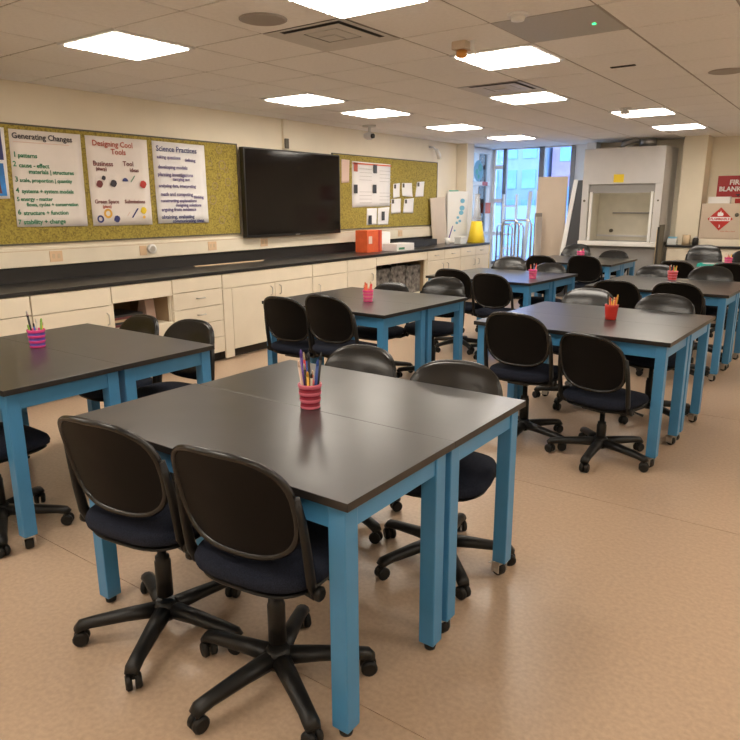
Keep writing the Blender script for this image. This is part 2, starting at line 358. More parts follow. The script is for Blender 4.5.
# papers taped on the side window
t = thing('globe_poster', 'round blue and green globe print taped to the side window', 'poster', (WX-.012, 11.62, 2.17))
obj('disc', lathe(B(), [(.19, 0), (.19, .006)], 32, (0,0,0), 0, 'x'), 'skyblue', t)
b_ = B()
for k in range(3): lathe(b_, [(.07-.015*k, .006), (.07-.015*k, .008)], 9, (0, (.05, -.07, .0)[k], (.06, -.02, -.1)[k]), 0, 'x')
obj('continents', b_, 'teal', t)
def card(name, label, y_, z_, w_, h_, m_, cat='card', x_=WX-.0098, grp=None): return tag(bx(name, x_, x_+.004, y_-w_/2, y_+w_/2, z_-h_/2, z_+h_/2, m_), label, cat, grp)
card('notice_card', 'small red card taped to the side window rail', 11.34, zr[1], .10, .07, 'red'); card('notice_card', 'wider red card taped to the side window rail', 11.90, zr[1], .22, .07, 'red')
card('notice_card', 'orange card taped low on the side window', 12.08, 1.50, .22, .20, 'orange', 'card', WX-.0195)
# the street outside
def building(label, x0, x1, y0, y1, z0, z1, wm, gm, nx, nz, fx=.62, fz=.6):
    t = thing('far_building', label, 'building', ((x0+x1)/2, y0, z0)); ww = x1-x0; hh = z1-z0
    obj('facade', box(B(), -ww/2, ww/2, 0, y1-y0, 0, hh), wm, t); cw, ch = ww/nx, hh/nz
    wb = box(B(), -cw*fx/2, cw*fx/2, -.04, .03, -ch*fz/2, ch*fz/2); wm_ = bpy.data.meshes.new('window'); wb.to_mesh(wm_); wb.free(); wm_.materials.append(M[gm])
    for i in range(nx):
        for k in range(nz):
            place('window', wm_, (-ww/2+cw*(i+.5), 0, ch*(k+.5)), 0, t)
    return t
building('blue-grey glass tower outside the corner window', -21.5, -12.2, 30, 38, -6, 26, 'bld', 'bldglass', 10, 24, .70, .62)
building('mauve brick block outside beside the glass tower', -12.0, -4, 31, 40, -6, 14, 'brick', 'bldglass', 6, 9, .45, .5)
building('low pale block outside across the street', -19.5, -9.0, 24, 28, -6, 1.5, 'bld', 'bldglass', 9, 4, .6, .5)
building('side block outside the narrow window', -40, -22, 24, 40, -6, 9, 'white_wall', 'bldglass', 10, 7, .5, .5)
struct(bx('ground_outside', -60, 30, 14, 80, -6.2, -6, 'bld'))

# ------------------------------------------------------------------ left wall: counter, cabinets, boards, television
FX, TZ = -5.22, .93
t = thing('lab_counter', 'long black lab counter along the cabinet wall', 'counter', (0, 0, 0))
obj('worktop', box(B(), WX+.001, FX+.02, -1.2, 10.76, TZ-.032, TZ, 0, .003), 'counter', t); tag(bx('counter_upstand', WX+.001, WX+.024, -1.2, 10.76, TZ+.0005, 1.055, 'counter'), 'black upstand strip along the wall behind the long counter', 'upstand')
t = thing('wiring_raceway', 'cream wiring raceway running along the wall above the counter', 'raceway', (0, 0, 0))
obj('channel', box(B(), WX+.001, WX+.05, -1.2, 10.76, 1.062, 1.215, 0, .004), 'cream', t); obj('cover_ridge', box(B(), WX+.05, WX+.053, -1.2, 10.76, 1.195, 1.2), 'wood', t)
for px, py in ((56, 256), (212, 243), (264, 243), (400, 234)):
    yy, zz = on_x(px, py, WX+.05)
    p = obj('outlet', box(B(), WX+.05, WX+.056, yy-.06, yy+.06, 1.09, 1.185, 0, .002), 'outlet', t)
    b_ = B()
    for s in (-.025, .025): box(b_, WX+.056, WX+.0575, yy+s-.012, yy+s+.012, 1.12, 1.16)
    obj('socket', b_, 'wood', p)
yy, zz = on_x(147, 247, WX+.05)
p = obj('outlet', box(B(), WX+.05, WX+.056, yy-.09, yy-.01, 1.09, 1.185, 0, .002), 'outlet', t)
t = thing('tape_roll', 'white tape roll with dark core stuck on the raceway', 'tape', (WX+.056, yy+.04, 1.15))
obj('roll', lathe(B(), [(.045, 0), (.048, .03), (.03, .032)], 18, (0,0,0), 0, 'x'), 'white', t); obj('core', lathe(B(), [(.03, .03), (.028, .036)], 16, (0,0,0), 0, 'x'), 'steel', t)
tag(obj('wooden_stick', box(B(), -.012, .012, -.50, .50, 0, .012, 0, .002), 'wood', None, (-5.76, 5.28, TZ)), 'long pale wooden stick lying on the counter', 'stick').rotation_euler = (0, 0, -.04)

def handle(parent, y_, z_, vert=False, L=.10):
    b_ = B()
    if vert: tube(b_, [(FX+.018, y_, z_-L/2), (FX+.045, y_, z_-L/2+.01), (FX+.045, y_, z_+L/2-.01), (FX+.018, y_, z_+L/2)], .006)
    else: tube(b_, [(FX+.018, y_-L/2, z_), (FX+.045, y_-L/2+.01, z_), (FX+.045, y_+L/2-.01, z_), (FX+.018, y_+L/2, z_)], .006)
    obj('handle', b_, 'chrome', parent)
def cabinet(y0, y1, label, fronts, niche=None):
    """fronts: (kind, ya, yb, za, zb, handle (y, z, vertical) or None)"""
    t = thing('base_cabinet', label, 'cabinet'); b_ = B(); xb = WX+.01; ft = FX-.004
    box(b_, xb, ft, y0+.001, y0+.02, .1, TZ-.034); box(b_, xb, ft, y1-.02, y1-.001, .1, TZ-.034); box(b_, xb, ft, y0+.02, y1-.02, .1, .12); box(b_, xb, xb+.02, y0+.02, y1-.02, .12, TZ-.034)
    box(b_, xb+.02, ft, y0+.02, y1-.02, TZ-.07, TZ-.034)
    if niche:
        za, zb = niche; box(b_, ft-.02, ft, y0+.02, y1-.02, zb, TZ-.07); box(b_, xb+.02, ft, y0+.02, y1-.02, za-.02, za)
    obj('body', b_, 'cream', t)
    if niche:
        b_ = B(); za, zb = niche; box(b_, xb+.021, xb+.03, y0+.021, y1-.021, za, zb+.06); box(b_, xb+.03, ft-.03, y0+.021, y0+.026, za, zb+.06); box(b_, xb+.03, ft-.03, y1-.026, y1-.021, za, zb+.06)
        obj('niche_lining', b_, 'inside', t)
    obj('toe_kick', box(B(), xb, FX-.07, y0+.001, y1-.001, 0, .1), 'toe', t)
    for k, ya, yb, za, zb, h in fronts:
        p = obj(k, box(B(), ft, FX+.016, ya+.003, yb-.003, za+.003, zb-.003, 0, .003), 'cream', t)
        if h: handle(p, *h)
    return t
T0 = TZ-.036
cabinet(1.45, 2.665, 'cream base cabinet left of the niche cabinet, two doors and drawers', [('drawer', 1.45, 2.06, .74, T0, (1.75, .82)), ('drawer', 2.06, 2.665, .74, T0, (2.36, .82)), ('door', 1.45, 2.06, .1, .74, (2.0, .62, True)), ('door', 2.06, 2.665, .1, .74, (2.12, .62, True))])
cabinet(2.67, 3.375, 'cream base cabinet with one door beside the niche with magazines', [('panel', 2.67, 3.375, .735, T0, None), ('door', 2.67, 3.375, .1, .735, (3.32, .62, True))])
nc = cabinet(3.38, 4.02, 'cream base cabinet with an open upper niche holding magazines', [('panel', 3.38, 4.02, .745, T0, None), ('door', 3.38, 4.02, .1, .50, (3.5, .45))], (.50, .745))
cabinet(4.025, 4.64, 'cream base cabinet of four stacked drawers under the chart board end', [('panel', 4.025, 4.64, .76, T0, None)]+[('drawer', 4.025, 4.64, .1+k*.165, .265+k*.165, (4.35, .195+k*.165)) for k in range(4)])
cabinet(4.645, 6.05, 'cream base cabinet with two doors under the television', [('panel', 4.645, 6.05, .745, T0, None), ('panel', 4.645, 4.77, .02, .745, None), ('door', 4.77, 5.41, .1, .745, (5.34, .66, True)), ('door', 5.41, 6.05, .1, .745, (5.48, .66, True))])
cabinet(6.055, 6.72, 'cream base cabinet with one door right under the television edge', [('panel', 6.055, 6.72, .745, T0, None), ('door', 6.055, 6.72, .1, .745, (6.16, .60, True))])
cabinet(6.725, 7.36, 'cream plain-front base cabinet beside the wide niche', [('panel', 6.725, 7.36, .745, T0, None), ('door', 6.725, 7.36, .1, .745, (7.25, .64, True))])
wn = cabinet(7.365, 8.68, 'cream base cabinet with a wide open niche of speckled grey bins', [('panel', 7.365, 8.68, .775, T0, None), ('door', 7.365, 8.02, .1, .30, (7.7, .26)), ('door', 8.02, 8.68, .1, .30, (8.35, .26))], (.30, .775))
cabinet(8.685, 9.72, 'cream base cabinet under the dark tray with two drawers and doors', [('drawer', 8.685, 9.2, .745, T0, (8.94, .82)), ('drawer', 9.2, 9.72, .745, T0, (9.46, .82)), ('door', 8.685, 9.2, .1, .745, (9.12, .64, True)), ('door', 9.2, 9.72, .1, .745, (9.28, .64, True))])
ec = cabinet(9.725, 10.755, 'cream end base cabinet with a yellow strip down its corner', [('drawer', 9.725, 10.25, .745, T0, (9.98, .82)), ('drawer', 10.25, 10.755, .745, T0, (10.45, .82)), ('door', 9.725, 10.25, .1, .745, (10.18, .64, True)), ('door', 10.25, 10.755, .1, .745, (10.33, .64, True))])
obj('corner_strip', box(B(), FX-.05, FX+.02, 10.757, 10.762, .1, T0), 'yellow', ec)
cabinet(-1.2, 1.445, 'cream base cabinet row below the counter away from the boards', [('door', -1.2+k*.66, -1.2+(k+1)*.66, .1, T0, (-1.1+k*.66, .7, True)) for k in range(4)])
# contents of the niches
for k in range(5):
    tag(bx('magazine', -5.72, -5.36, 3.43, 3.43+.44-.02*k, .501+.022*k, .521+.022*k, ['inkbrown', 'darkgrey', 'wood', 'inkbrown', 'darkgrey'][k]), ['brown magazine at the bottom of the niche pile', 'dark grey magazine second from the pile bottom in the niche', 'tan magazine in the middle of the niche pile', 'brown magazine second from the pile top in the niche', 'dark grey magazine on top of the niche pile'][k], 'magazine', 'magazines in the upper niche')
tag(obj('paper_bag', prism(B(), [(-5.60, 3.88, .501), (-5.42, 3.88, .501), (-5.46, 3.89, .70), (-5.54, 3.89, .72)], (0, .10, 0)), 'pinkpaper'), 'crumpled pale bag at the right of the upper niche', 'bag')
for k in range(3):
    t = thing('storage_bin', ['speckled grey bin nearest the television in the wide niche', 'middle speckled grey bin in the wide niche', 'speckled grey bin nearest the windows in the wide niche'][k], 'bin', (-5.50, 7.62+.41*k, .301), 0, 'bins in the wide niche')
    b_ = B(); box(b_, -.2, .2, -.19, -.18, 0, .40); box(b_, -.2, .2, .18, .19, 0, .40); box(b_, -.2, -.19, -.18, .18, 0, .40); box(b_, .19, .2, -.18, .18, 0, .40+.02*(k % 2)); box(b_, -.19, .19, -.18, .18, 0, .01)
    obj('body', b_, 'speck', t); obj('rim', box(B(), .2, .21, -.19, .19, .36, .39), 'speck', t)

# notice boards
def board(label, ya, yb, za, zb):
    t = thing('notice_board', label, 'notice board'); obj('fabric', box(B(), WX+.002, WX+.016, ya, yb, za, zb), 'board', t); b_ = B()
    box(b_, WX+.001, WX+.022, ya-.012, yb+.012, zb, zb+.014); box(b_, WX+.001, WX+.022, ya-.012, yb+.012, za-.014, za); box(b_, WX+.001, WX+.022, yb, yb+.012, za, zb); box(b_, WX+.001, WX+.022, ya-.012, ya, za, zb)
    obj('frame', b_, 'bronze', t)
    return t
b1 = board('golden patterned notice board carrying three handwritten chart papers', .2, 5.56, 1.262, 2.235)
b2 = board('golden patterned notice board with small papers beside the television', 7.30, 10.06, 1.245, 2.235)
b_ = B()                                            # printed rings and atoms on the cloth
for px, py, r in ((219, 150, .04), (222, 165, .05), (210, 163, .03), (226, 170, .03), (228, 182, .045), (222, 220, .045), (213, 200, .05), (226, 208, .03), (219, 176, .03), (231, 196, .035), (215, 186, .04), (232, 215, .03)):
    yy, zz = on_x(px, py, WX+.016); 
    for k in range(14):
        a = 2*PI*k/14; c_ = 2*PI*(k+1)/14
        prism(b_, [(WX+.016, yy+r*math.cos(a), zz+r*math.sin(a)), (WX+.016, yy+r*math.cos(c_), zz+r*math.sin(c_)), (WX+.016, yy+.82*r*math.cos(c_), zz+.82*r*math.sin(c_)), (WX+.016, yy+.82*r*math.cos(a), zz+.82*r*math.sin(a))], (.0006, 0, 0))
obj('printed_motifs', b_, 'inside', b1)

PX = WX+.020
def sheet(name, label, cat, quad, m_, bulge=.012, grp=None, nx=8, nz=8):
    """paper pinned to a board: a curved sheet through four (y, z) corners: top-left, top-right, bottom-right, bottom-left"""
    t = thing(name, label, cat, (0, 0, 0), 0, grp); b_ = B(); g_ = []
    for side in (0, 1):
        for i in range(nx+1):
            for j in range(nz+1):
                u, v_ = i/nx, j/nz
                yy = (quad[0][0]*(1-u)+quad[1][0]*u)*(1-v_)+(quad[3][0]*(1-u)+quad[2][0]*u)*v_
                zz = (quad[0][1]*(1-u)+quad[1][1]*u)*(1-v_)+(quad[3][1]*(1-u)+quad[2][1]*u)*v_
                g_.append(b_.verts.new((PX-.0012*side+bulge*v_*v_*(.35+.65*abs(math.sin(u*3+quad[0][0]*3)))*(.5), yy, zz)))
    N = (nx+1)*(nz+1)
    for s in (0, 1):
        for i in range(nx):
            for j in range(nz):
                q = [s*N+i*(nz+1)+j, s*N+(i+1)*(nz+1)+j, s*N+(i+1)*(nz+1)+j+1, s*N+i*(nz+1)+j+1]; f = b_.faces.new([g_[k] for k in q]); f.smooth = True
    for i in range(nx):
        for j in (0, nz): b_.faces.new([g_[i*(nz+1)+j], g_[(i+1)*(nz+1)+j], g_[N+(i+1)*(nz+1)+j], g_[N+i*(nz+1)+j]])
    for j in range(nz):
        for i in (0, nx): b_.faces.new([g_[i*(nz+1)+j], g_[i*(nz+1)+j+1], g_[N+i*(nz+1)+j+1], g_[N+i*(nz+1)+j]])
    obj('paper', b_, m_, t)
    return t
def pw(px, py): return on_x(px, py, PX)
TX = PX+.0125
def write(t, lines):
    for s, px, py, size, m_ in lines:
        yy, zz = pw(px, py); lettering(s, size, m_, t, 'x', (TX, yy, zz-size*.35), bold=.0012)
c1 = sheet('chart_paper', 'chart paper with dark title and numbered green lines', 'chart', [pw(8, 128.5), pw(80, 134.5), pw(87.5, 226), pw(17, 227)], 'paper', .02)
write(c1, [('Generating Changes', 10.5, 135, .066, 'inkblack'), ('1', 12, 154, .06, 'green'), ('patterns', 17, 155, .05, 'green'), ('2', 12, 163.5, .06, 'green'), ('cause - effect', 18, 165, .05, 'green'), ('materials | structures', 28, 171.5, .048, 'green'),
           ('3', 14, 179, .06, 'green'), ('scale, proportion | quantity', 19, 180, .043, 'green'), ('4', 15, 190, .06, 'green'), ('systems + system models', 21, 191, .046, 'green'), ('5', 16, 199, .05, 'green'), ('energy - matter', 20, 199, .045, 'green'),
           ('flows, cycles + conservation', 26, 204.5, .042, 'green'), ('6', 17, 212, .06, 'green'), ('structure + function', 23, 213, .05, 'green'), ('7', 17.5, 222, .055, 'green'), ('stability + change', 23, 222, .055, 'green')])
for px, py, w_ in ((12, 141.5, .5),):
    yy, zz = pw(px, py); obj('rule_line', box(B(), TX, TX+.0006, yy, yy+w_, zz-.003, zz+.003), 'pinkpaper', c1)
c2 = sheet('chart_paper', 'chart paper with red title, headings and small coloured sketches', 'chart', [pw(84.5, 135), pw(146.5, 140), pw(152, 224.5), pw(93, 226)], 'paper', .02)
write(c2, [('Designing Cool', 91, 142.5, .07, 'inkred'), ('Tools', 110, 151.5, .07, 'inkred'), ('Business', 92, 163, .062, 'inkbrown'), ('(sharp)', 95, 168.5, .04, 'inkbrown'), ('Tool', 122, 163.5, .062, 'inkbrown'), ('ideas', 129, 170, .05, 'inkbrown'),
           ('Green Space', 94, 201.5, .050, 'inkbrown'), ('Submissions', 124, 201.5, .048, 'inkbrown'), ('(plans)', 102, 206.5, .035, 'inkred')])
def blob(t, px, py, r, m_, kind='disc'):
    yy, zz = pw(px, py); b_ = B()
    if kind == 'ring':
        for k in range(12):
            a = 2*PI*k/12; c_ = 2*PI*(k+1)/12; prism(b_, [(TX, yy+r*q*math.cos(w_), zz+r*q*math.sin(w_)) for q, w_ in ((1, a), (1, c_), (.55, c_), (.55, a))], (.0008, 0, 0))
    elif kind == 'stroke': prism(b_, [(TX, yy-r, zz-r), (TX, yy-r*.6, zz-r), (TX, yy+r, zz+r), (TX, yy+r*.6, zz+r)], (.0008, 0, 0))
    elif kind == 'dome': prism(b_, [(TX, yy+r*math.cos(PI*k/8), zz-r*.4+r*math.sin(PI*k/8)) for k in range(9)], (.0008, 0, 0))
    else: prism(b_, [(TX, yy+r*math.cos(2*PI*k/9)*(1+.2*math.sin(3*k)), zz+r*math.sin(2*PI*k/9)) for k in range(9)], (.0008, 0, 0))
    obj('sketch', b_, m_, t)
for q in ((99, 184, .035, 'inkbrown'), (103, 178, .022, 'inkblack'), (113, 183.5, .035, 'inkblack'), (124.5, 180, .032, 'navy', 'dome'), (132, 179, .03, 'green', 'stroke'), (142.5, 184.5, .038, 'red'), (107.5, 213.5, .045, 'pencil', 'ring'), (100, 219, .036, 'navy', 'ring'),
          (116.5, 219, .034, 'navy'), (134.5, 213, .045, 'navy', 'stroke'), (143, 210.5, .035, 'yellow'), (143.5, 217, .016, 'pencil'), (128, 214, .02, 'pinkpaper', 'stroke')): blob(c2, *q)
c3 = sheet('chart_paper', 'chart paper with dark blue title and dense purple lines', 'chart', [pw(151.5, 140.5), pw(204, 145.5), pw(208.5, 222.5), pw(158, 223.5)], 'paperw', .02)
write(c3, [('Science Practices', 155, 148, .075, 'navy'), ('asking questions', 156, 156.5, .045, 'inkpurple'), ('defining', 184, 160, .045, 'inkpurple'), ('developing models', 157, 166.5, .05, 'inkpurple'), ('planning investigations', 157, 174, .05, 'inkpurple'), ('carrying out', 172, 179, .045, 'inkpurple'),
           ('analyzing data, interpreting', 158, 185.5, .044, 'inkpurple'), ('math and computing', 160, 194, .05, 'inkpurple'), ('thinking', 193, 197, .042, 'inkpurple'), ('constructing explanations', 160, 200.5, .045, 'inkpurple'), ('designing solutions', 175, 205, .045, 'inkpurple'),
           ('arguing from evidence', 161, 209.5, .05, 'inkpurple'), ('obtaining, evaluating', 161, 217, .052, 'navy'), ('communicating ideas', 172, 221, .05, 'navy')])
t = sheet('picture_poster', 'colourful picture sheet in two panels at the end of the charts', 'poster', [pw(-6, 126.5), pw(3.5, 127.5), pw(10, 198.5), pw(-4, 199)], 'paperw', .008)
for a_, b2_, c_, m_ in (((-6, 128), (2.5, 129.5), (4.5, 160), 'navy'), ((-6, 163), (5.5, 163), (8.0, 196), 'bluepic')):
    yA, zA = pw(*a_); yB, zB = pw(*c_); obj('picture', box(B(), TX-.004, TX-.002, yA, yB-.01, zB, zA), m_, t)
yA, zA = pw(2, 186); obj('picture', prism(B(), [(TX-.002, yA-.05, zA-.06), (TX-.002, yA-.01, zA-.06), (TX-.002, yA-.02, zA+.06), (TX-.002, yA-.045, zA+.05)], (.001, 0, 0)), 'inkbrown', t)
# papers on the second board
t = sheet('info_sheet', 'large white four-section sheet with an orange strip on top', 'sheet', [pw(352, 161), pw(390.5, 164.5), pw(389.5, 206), pw(352, 207.5)], 'paperw', .006)
yA, zA = pw(352, 161); yB, zB = pw(390.5, 166); obj('header', box(B(), TX, TX+.001, yA, yB, zB-.01, zA-.02), 'orange', t)
for px, py, m_ in ((355, 167, 'inkred'), (374.5, 169, 'darkgrey'), (355, 189, 'darkgrey'), (374, 189, 'darkgrey')):
    yA, zA = pw(px, py); obj('picture', box(B(), TX, TX+.001, yA-.045, yA+.045, zA-.06, zA+.06), m_, t)
b_ = B()
for px, py in ((360, 172), (380, 174), (360, 195), (380, 196)):
    for k in range(4): yA, zA = pw(px, py); box(b_, TX, TX+.0006, yA-.03, yA+.27, zA-.05*k+.04, zA-.05*k+.047)
tag(obj('text_lines', b_, 'hood', t), kind='stuff')
sheet('flyer', 'narrow pinkish flyer right beside the television', 'flyer', [pw(341.5, 159), pw(349.5, 160), pw(349, 182.5), pw(341.5, 183)], 'pinkpaper', .006)
for q, lab in (([(367, 208.5), (377, 208), (376.5, 224.5), (366.5, 225)], 'small flyer with a corner picture below the four-section sheet'), ([(378, 208), (389.5, 207), (388, 224.5), (377.5, 225)], 'small flyer with a dark column below the four-section sheet')):
    t = sheet('flyer', lab, 'flyer', [pw(*p) for p in q], 'paperw', .006); yA, zA = pw(q[3][0]+(3 if q[0][0] < 370 else 5), q[3][1]-(4 if q[0][0] < 370 else 8)); obj('picture', box(B(), TX, TX+.001, yA-.04, yA+.04, zA-.05, zA+.08), 'darkgrey', t)
for q, lab in (([(393.5, 184), (400, 183), (399, 197), (392.5, 198)], 'slightly curled white card, first of the upper row'), ([(402, 183), (412, 183), (412, 197), (401.5, 196)], 'white card with a dark top edge between two cards'), ([(417, 182), (424.5, 181.5), (423, 196.5), (415, 197)], 'tilted white card at the end of the upper row'),
               ([(391.5, 199), (401, 198.5), (400, 213), (390.5, 213.5)], 'white card in the lower row beside the large sheet'), ([(404.5, 199), (414, 198), (412.5, 213), (402.5, 213)], 'white card at the end of the lower row')):
    t = sheet('note_card', lab+' on the board', 'card', [pw(*p) for p in q], 'paperw', .03, 'cards on the second notice board'); yA, zA = pw(q[0][0]+1.2, q[0][1]+2.5); obj('clip', box(B(), PX+.002, PX+.012, yA-.02, yA+.02, zA-.03, zA+.03), 'bronze', t)

# television
yA, zA = on_x(242, 147, WX+.13); yB, zB = on_x(340, 233.5, WX+.13)
ya, yb, za, zb = 5.56, 7.31, 1.205, 2.215
t = thing('television', 'large black flat television mounted on the wall', 'television', (WX, (ya+yb)/2, (za+zb)/2)); hw, hh = (yb-ya)/2, (zb-za)/2
obj('housing', box(B(), .06, .128, -hw, hw, -hh, hh, 0, .006), 'tvframe', t); obj('screen', box(B(), .128, .130, -hw+.018, hw-.018, -hh+.03, hh-.018), 'screen', t); obj('wall_mount', box(B(), .0, .06, -.35, .35, -.25, .25), 'ventdark', t)
obj('logo', box(B(), .130, .1315, -.04, .04, -hh+.008, -hh+.018), 'steel', t)

# things on the left counter
t = thing('orange_box', 'orange cardboard box standing on the counter below the board', 'box', (-5.58, 7.72, TZ), math.radians(0))
obj('carton', box(B(), -.10, .10, -.19, .17, 0, .30, 0, .004), 'orange', t); obj('panel_print', box(B(), .10, .1012, -.15, -.07, .12, .22), 'pinkpaper', t); obj('tape', box(B(), -.101, .1015, .08, .12, .0, .301), 'red', t)
t = thing('white_box', 'white carton with green print lying beside the orange box', 'box', (-5.42, 8.22, TZ), 0)
obj('carton', box(B(), -.12, .12, -.22, .24, 0, .10, 0, .004), 'white', t); obj('print', box(B(), .12, .1212, -.17, -.02, .02, .05), 'green', t)
tag(obj('paper_stack', box(B(), -.11, .11, -.15, .15, 0, .26, 0, .003), 'paperw', None, (-5.68, 8.08, TZ)), 'upright white paper packet behind the white carton', 'paper packet')
t = thing('dark_tray', 'long dark tray on the counter beside the white carton', 'tray', (-5.72, 9.1, TZ)); b_ = B()
box(b_, -.13, .13, -.52, .52, 0, .012); box(b_, -.13, -.12, -.52, .52, .012, .10); box(b_, .12, .13, -.52, .52, .012, .10); box(b_, -.12, .12, -.52, -.51, .012, .10); box(b_, -.12, .12, .51, .52, .012, .10)
obj('tray', b_, 'darkgrey', t); obj('filling', box(B(), -.118, .118, -.508, .508, .0125, .07), 'ventdark', t)
t = thing('beige_board', 'beige cardboard sheet leaning on the wall beside the pilaster', 'cardboard', (0, 0, TZ))
obj('sheet', prism(B(), [(-5.78, 9.80, 0), (-5.78, 10.28, 0), (-5.85, 10.28, .77), (-5.85, 9.80, .74)], (.012, 0, 0)), 'beige', t)
t = thing('poster_board', 'white poster board with teal drawings propped against the pilaster', 'poster board', (0, 0, TZ))
obj('sheet', prism(B(), [(-5.80, 10.33, 0), (-5.62, 10.72, 0), (-5.64, 10.74, .86), (-5.82, 10.35, .86)], (-.008, .004, 0)), 'white', t)
b_ = B()
for k, (u, z, r) in enumerate(((.72, .70, .05), (.70, .58, .055), (.66, .50, .05), (.5, .42, .03), (.45, .33, .03), (.6, .36, .03), (.35, .2, .02))):
    cx, cy = -5.80+.18*u-.02*z/.86+.004, 10.33+.39*u+.02*z/.86-.002
    prism(b_, [(cx+r*.42*math.cos(2*PI*q/8), cy+r*.91*math.cos(2*PI*q/8), z+r*.8*math.sin(2*PI*q/8)) for q in range(8)], (.003, -.0014, 0)); obj('drawing', b_, 'skyblue', t); b_ = B()
b_.free(); obj('top_clip', tube(B(), [(-5.81, 10.38, .865), (-5.73, 10.55, .868)], .01), 'teal', t)
t = thing('pen_holder', 'small white holder with a purple pen by the beige board', 'holder', (-5.50, 9.80, TZ)); obj('cup', lathe(B(), [(.04, 0), (.05, .11), (.045, .11), (.038, .01)], 16), 'white', t)
tag(obj('pen', tube(B(), [(-5.50, 9.80, TZ+.02), (-5.44, 9.86, TZ+.30)], .008), 'purple'), 'purple pen leaning in the small white holder', 'pen')
t = thing('clear_tumbler', 'small clear box on the counter beside the white holder', 'box', (-5.42, 10.10, TZ)); obj('tub', box(B(), -.06, .06, -.10, .10, 0, .10, 0, .006), 'clear', t); obj('lid', box(B(), -.065, .065, -.105, .105, .10, .115), 'white', t)
t = thing('display_flask', 'tall conical flask with bright yellow filling at the counter end', 'flask', (-5.385, 10.60, TZ))
obj('filling', lathe(B(), [(.145, 0), (.152, .01), (.088, .36)], 24), 'yellow', t); obj('glass_body', lathe(B(), [(.088, .361), (.05, .60), (.045, .80), (.055, .81), (.04, .81), (.038, .60), (.08, .366)], 24), 'flaskglass', t)

# ------------------------------------------------------------------ end wall: fume hood, boards by the window, right counter
HX0, HX1, HF, HB = -3.86, -2.60, 11.38, 12.19
t = thing('fume_hood', 'grey laboratory fume hood with open sash and lit liner', 'fume hood', ((HX0+HX1)/2, HF, 0)); hw = (HX1-HX0)/2; dp = HB-HF
obj('upper_panel', box(B(), -hw, hw, 0, .03, 1.88, 2.44, 0, .004), 'hood', t)
b_ = B(); box(b_, -hw, -hw+.06, .03, dp, .90, 2.44); box(b_, hw-.06, hw, .03, dp, .90, 2.44); box(b_, -hw+.06, hw-.06, .03, dp, 2.40, 2.44); obj('side_walls', b_, 'hood', t)
b_ = B(); box(b_, -hw, -hw+.11, 0, .06, .96, 1.88, 0, .006); obj('post', b_, 'hood', t); b_ = B(); box(b_, hw-.11, hw, 0, .06, .96, 1.88, 0, .006); obj('post', b_, 'hood', t)
b_ = B(); box(b_, -hw+.06, hw-.06, dp-.12, dp-.1, .96, 2.3); box(b_, -hw+.061, -hw+.08, .06, dp-.12, .96, 2.3); box(b_, hw-.08, hw-.061, .06, dp-.12, .96, 2.3); box(b_, -hw+.08, hw-.08, .06, dp-.12, 2.28, 2.3); obj('liner', b_, 'hoodin', t)
obj('sash', box(B(), -hw+.11, hw-.11, .035, .05, 1.76, 1.90), 'hoodgrey', t); obj('sash_rail', box(B(), -hw+.11, hw-.11, .03, .06, 1.74, 1.77), 'hoodgrey', t)
for s in (-1, 1): obj('sash_track', box(B(), s*(hw-.15)-.02, s*(hw-.15)+.02, .02, .06, .98, 1.76), 'white', t)
obj('work_surface', box(B(), -hw, hw, -.02, dp-.1, .90, .96), 'hoodgrey', t); obj('sill', box(B(), -hw, hw, -.06, .02, .90, .975, 0, .01), 'white', t)
obj('hood_lamp', box(B(), -.30, .30, .25, .33, 2.262, 2.279), 'hoodlamp', t); obj('rod', tube(B(), [(-.28, dp-.2, 1.42), (hw-.14, dp-.2, 1.42)], .012), 'hoodgrey', t); obj('shelf_bar', box(B(), -hw+.08, hw-.08, dp-.14, dp-.12, 1.02, 1.05), 'hood', t)
obj('gas_valve', lathe(B(), [(.03, dp-.17), (.03, dp-.12)], 12, (-.3, 0, 1.12), 0, 'y'), 'bronze', t); obj('switch', lathe(B(), [(.02, -.01), (.02, .0)], 12, (-hw+.05, 0, 1.62), 0, 'y'), 'bronze', t); obj('switch', lathe(B(), [(.015, -.01), (.015, .0)], 12, (hw-.05, 0, 1.62), 0, 'y'), 'bronze', t)
b_ = B(); box(b_, -hw+.02, hw-.02, .05, dp-.02, .08, .90); obj('base_unit', b_, 'hoodgrey', t); obj('plinth', box(B(), -hw+.04, hw-.04, .1, dp-.04, 0, .08), 'toe', t)
p = obj('base_door', box(B(), -hw+.04, -.01, .03, .05, .12, .86, 0, .003), 'hoodgrey', t); p = obj('base_door', box(B(), .01, hw-.04, .03, .05, .12, .86, 0, .003), 'hoodgrey', t)
tag(bx('yellow_sticker', -3.36, -3.20, HF-.004, HF-.001, 1.905, 2.03, 'yellow', None), 'yellow warning sticker on the fume hood front panel', 'sticker')
t2 = obj('duct', lathe(B(), [(.13, 2.44), (.13, 2.62)], 20, (.25, .4, 0)), 'ducts', t); obj('duct', tube(B(), [(-.12, .35, 2.44), (-.12, .35, 2.52), (.02, .38, 2.575), (.16, .4, 2.56)], .05), 'ducts', t)
struct(bx('trim_3', -4.02, HX0-.0, 11.95, EY, 0, CZ, 'white_wall'))              # pale jamb between window and hood
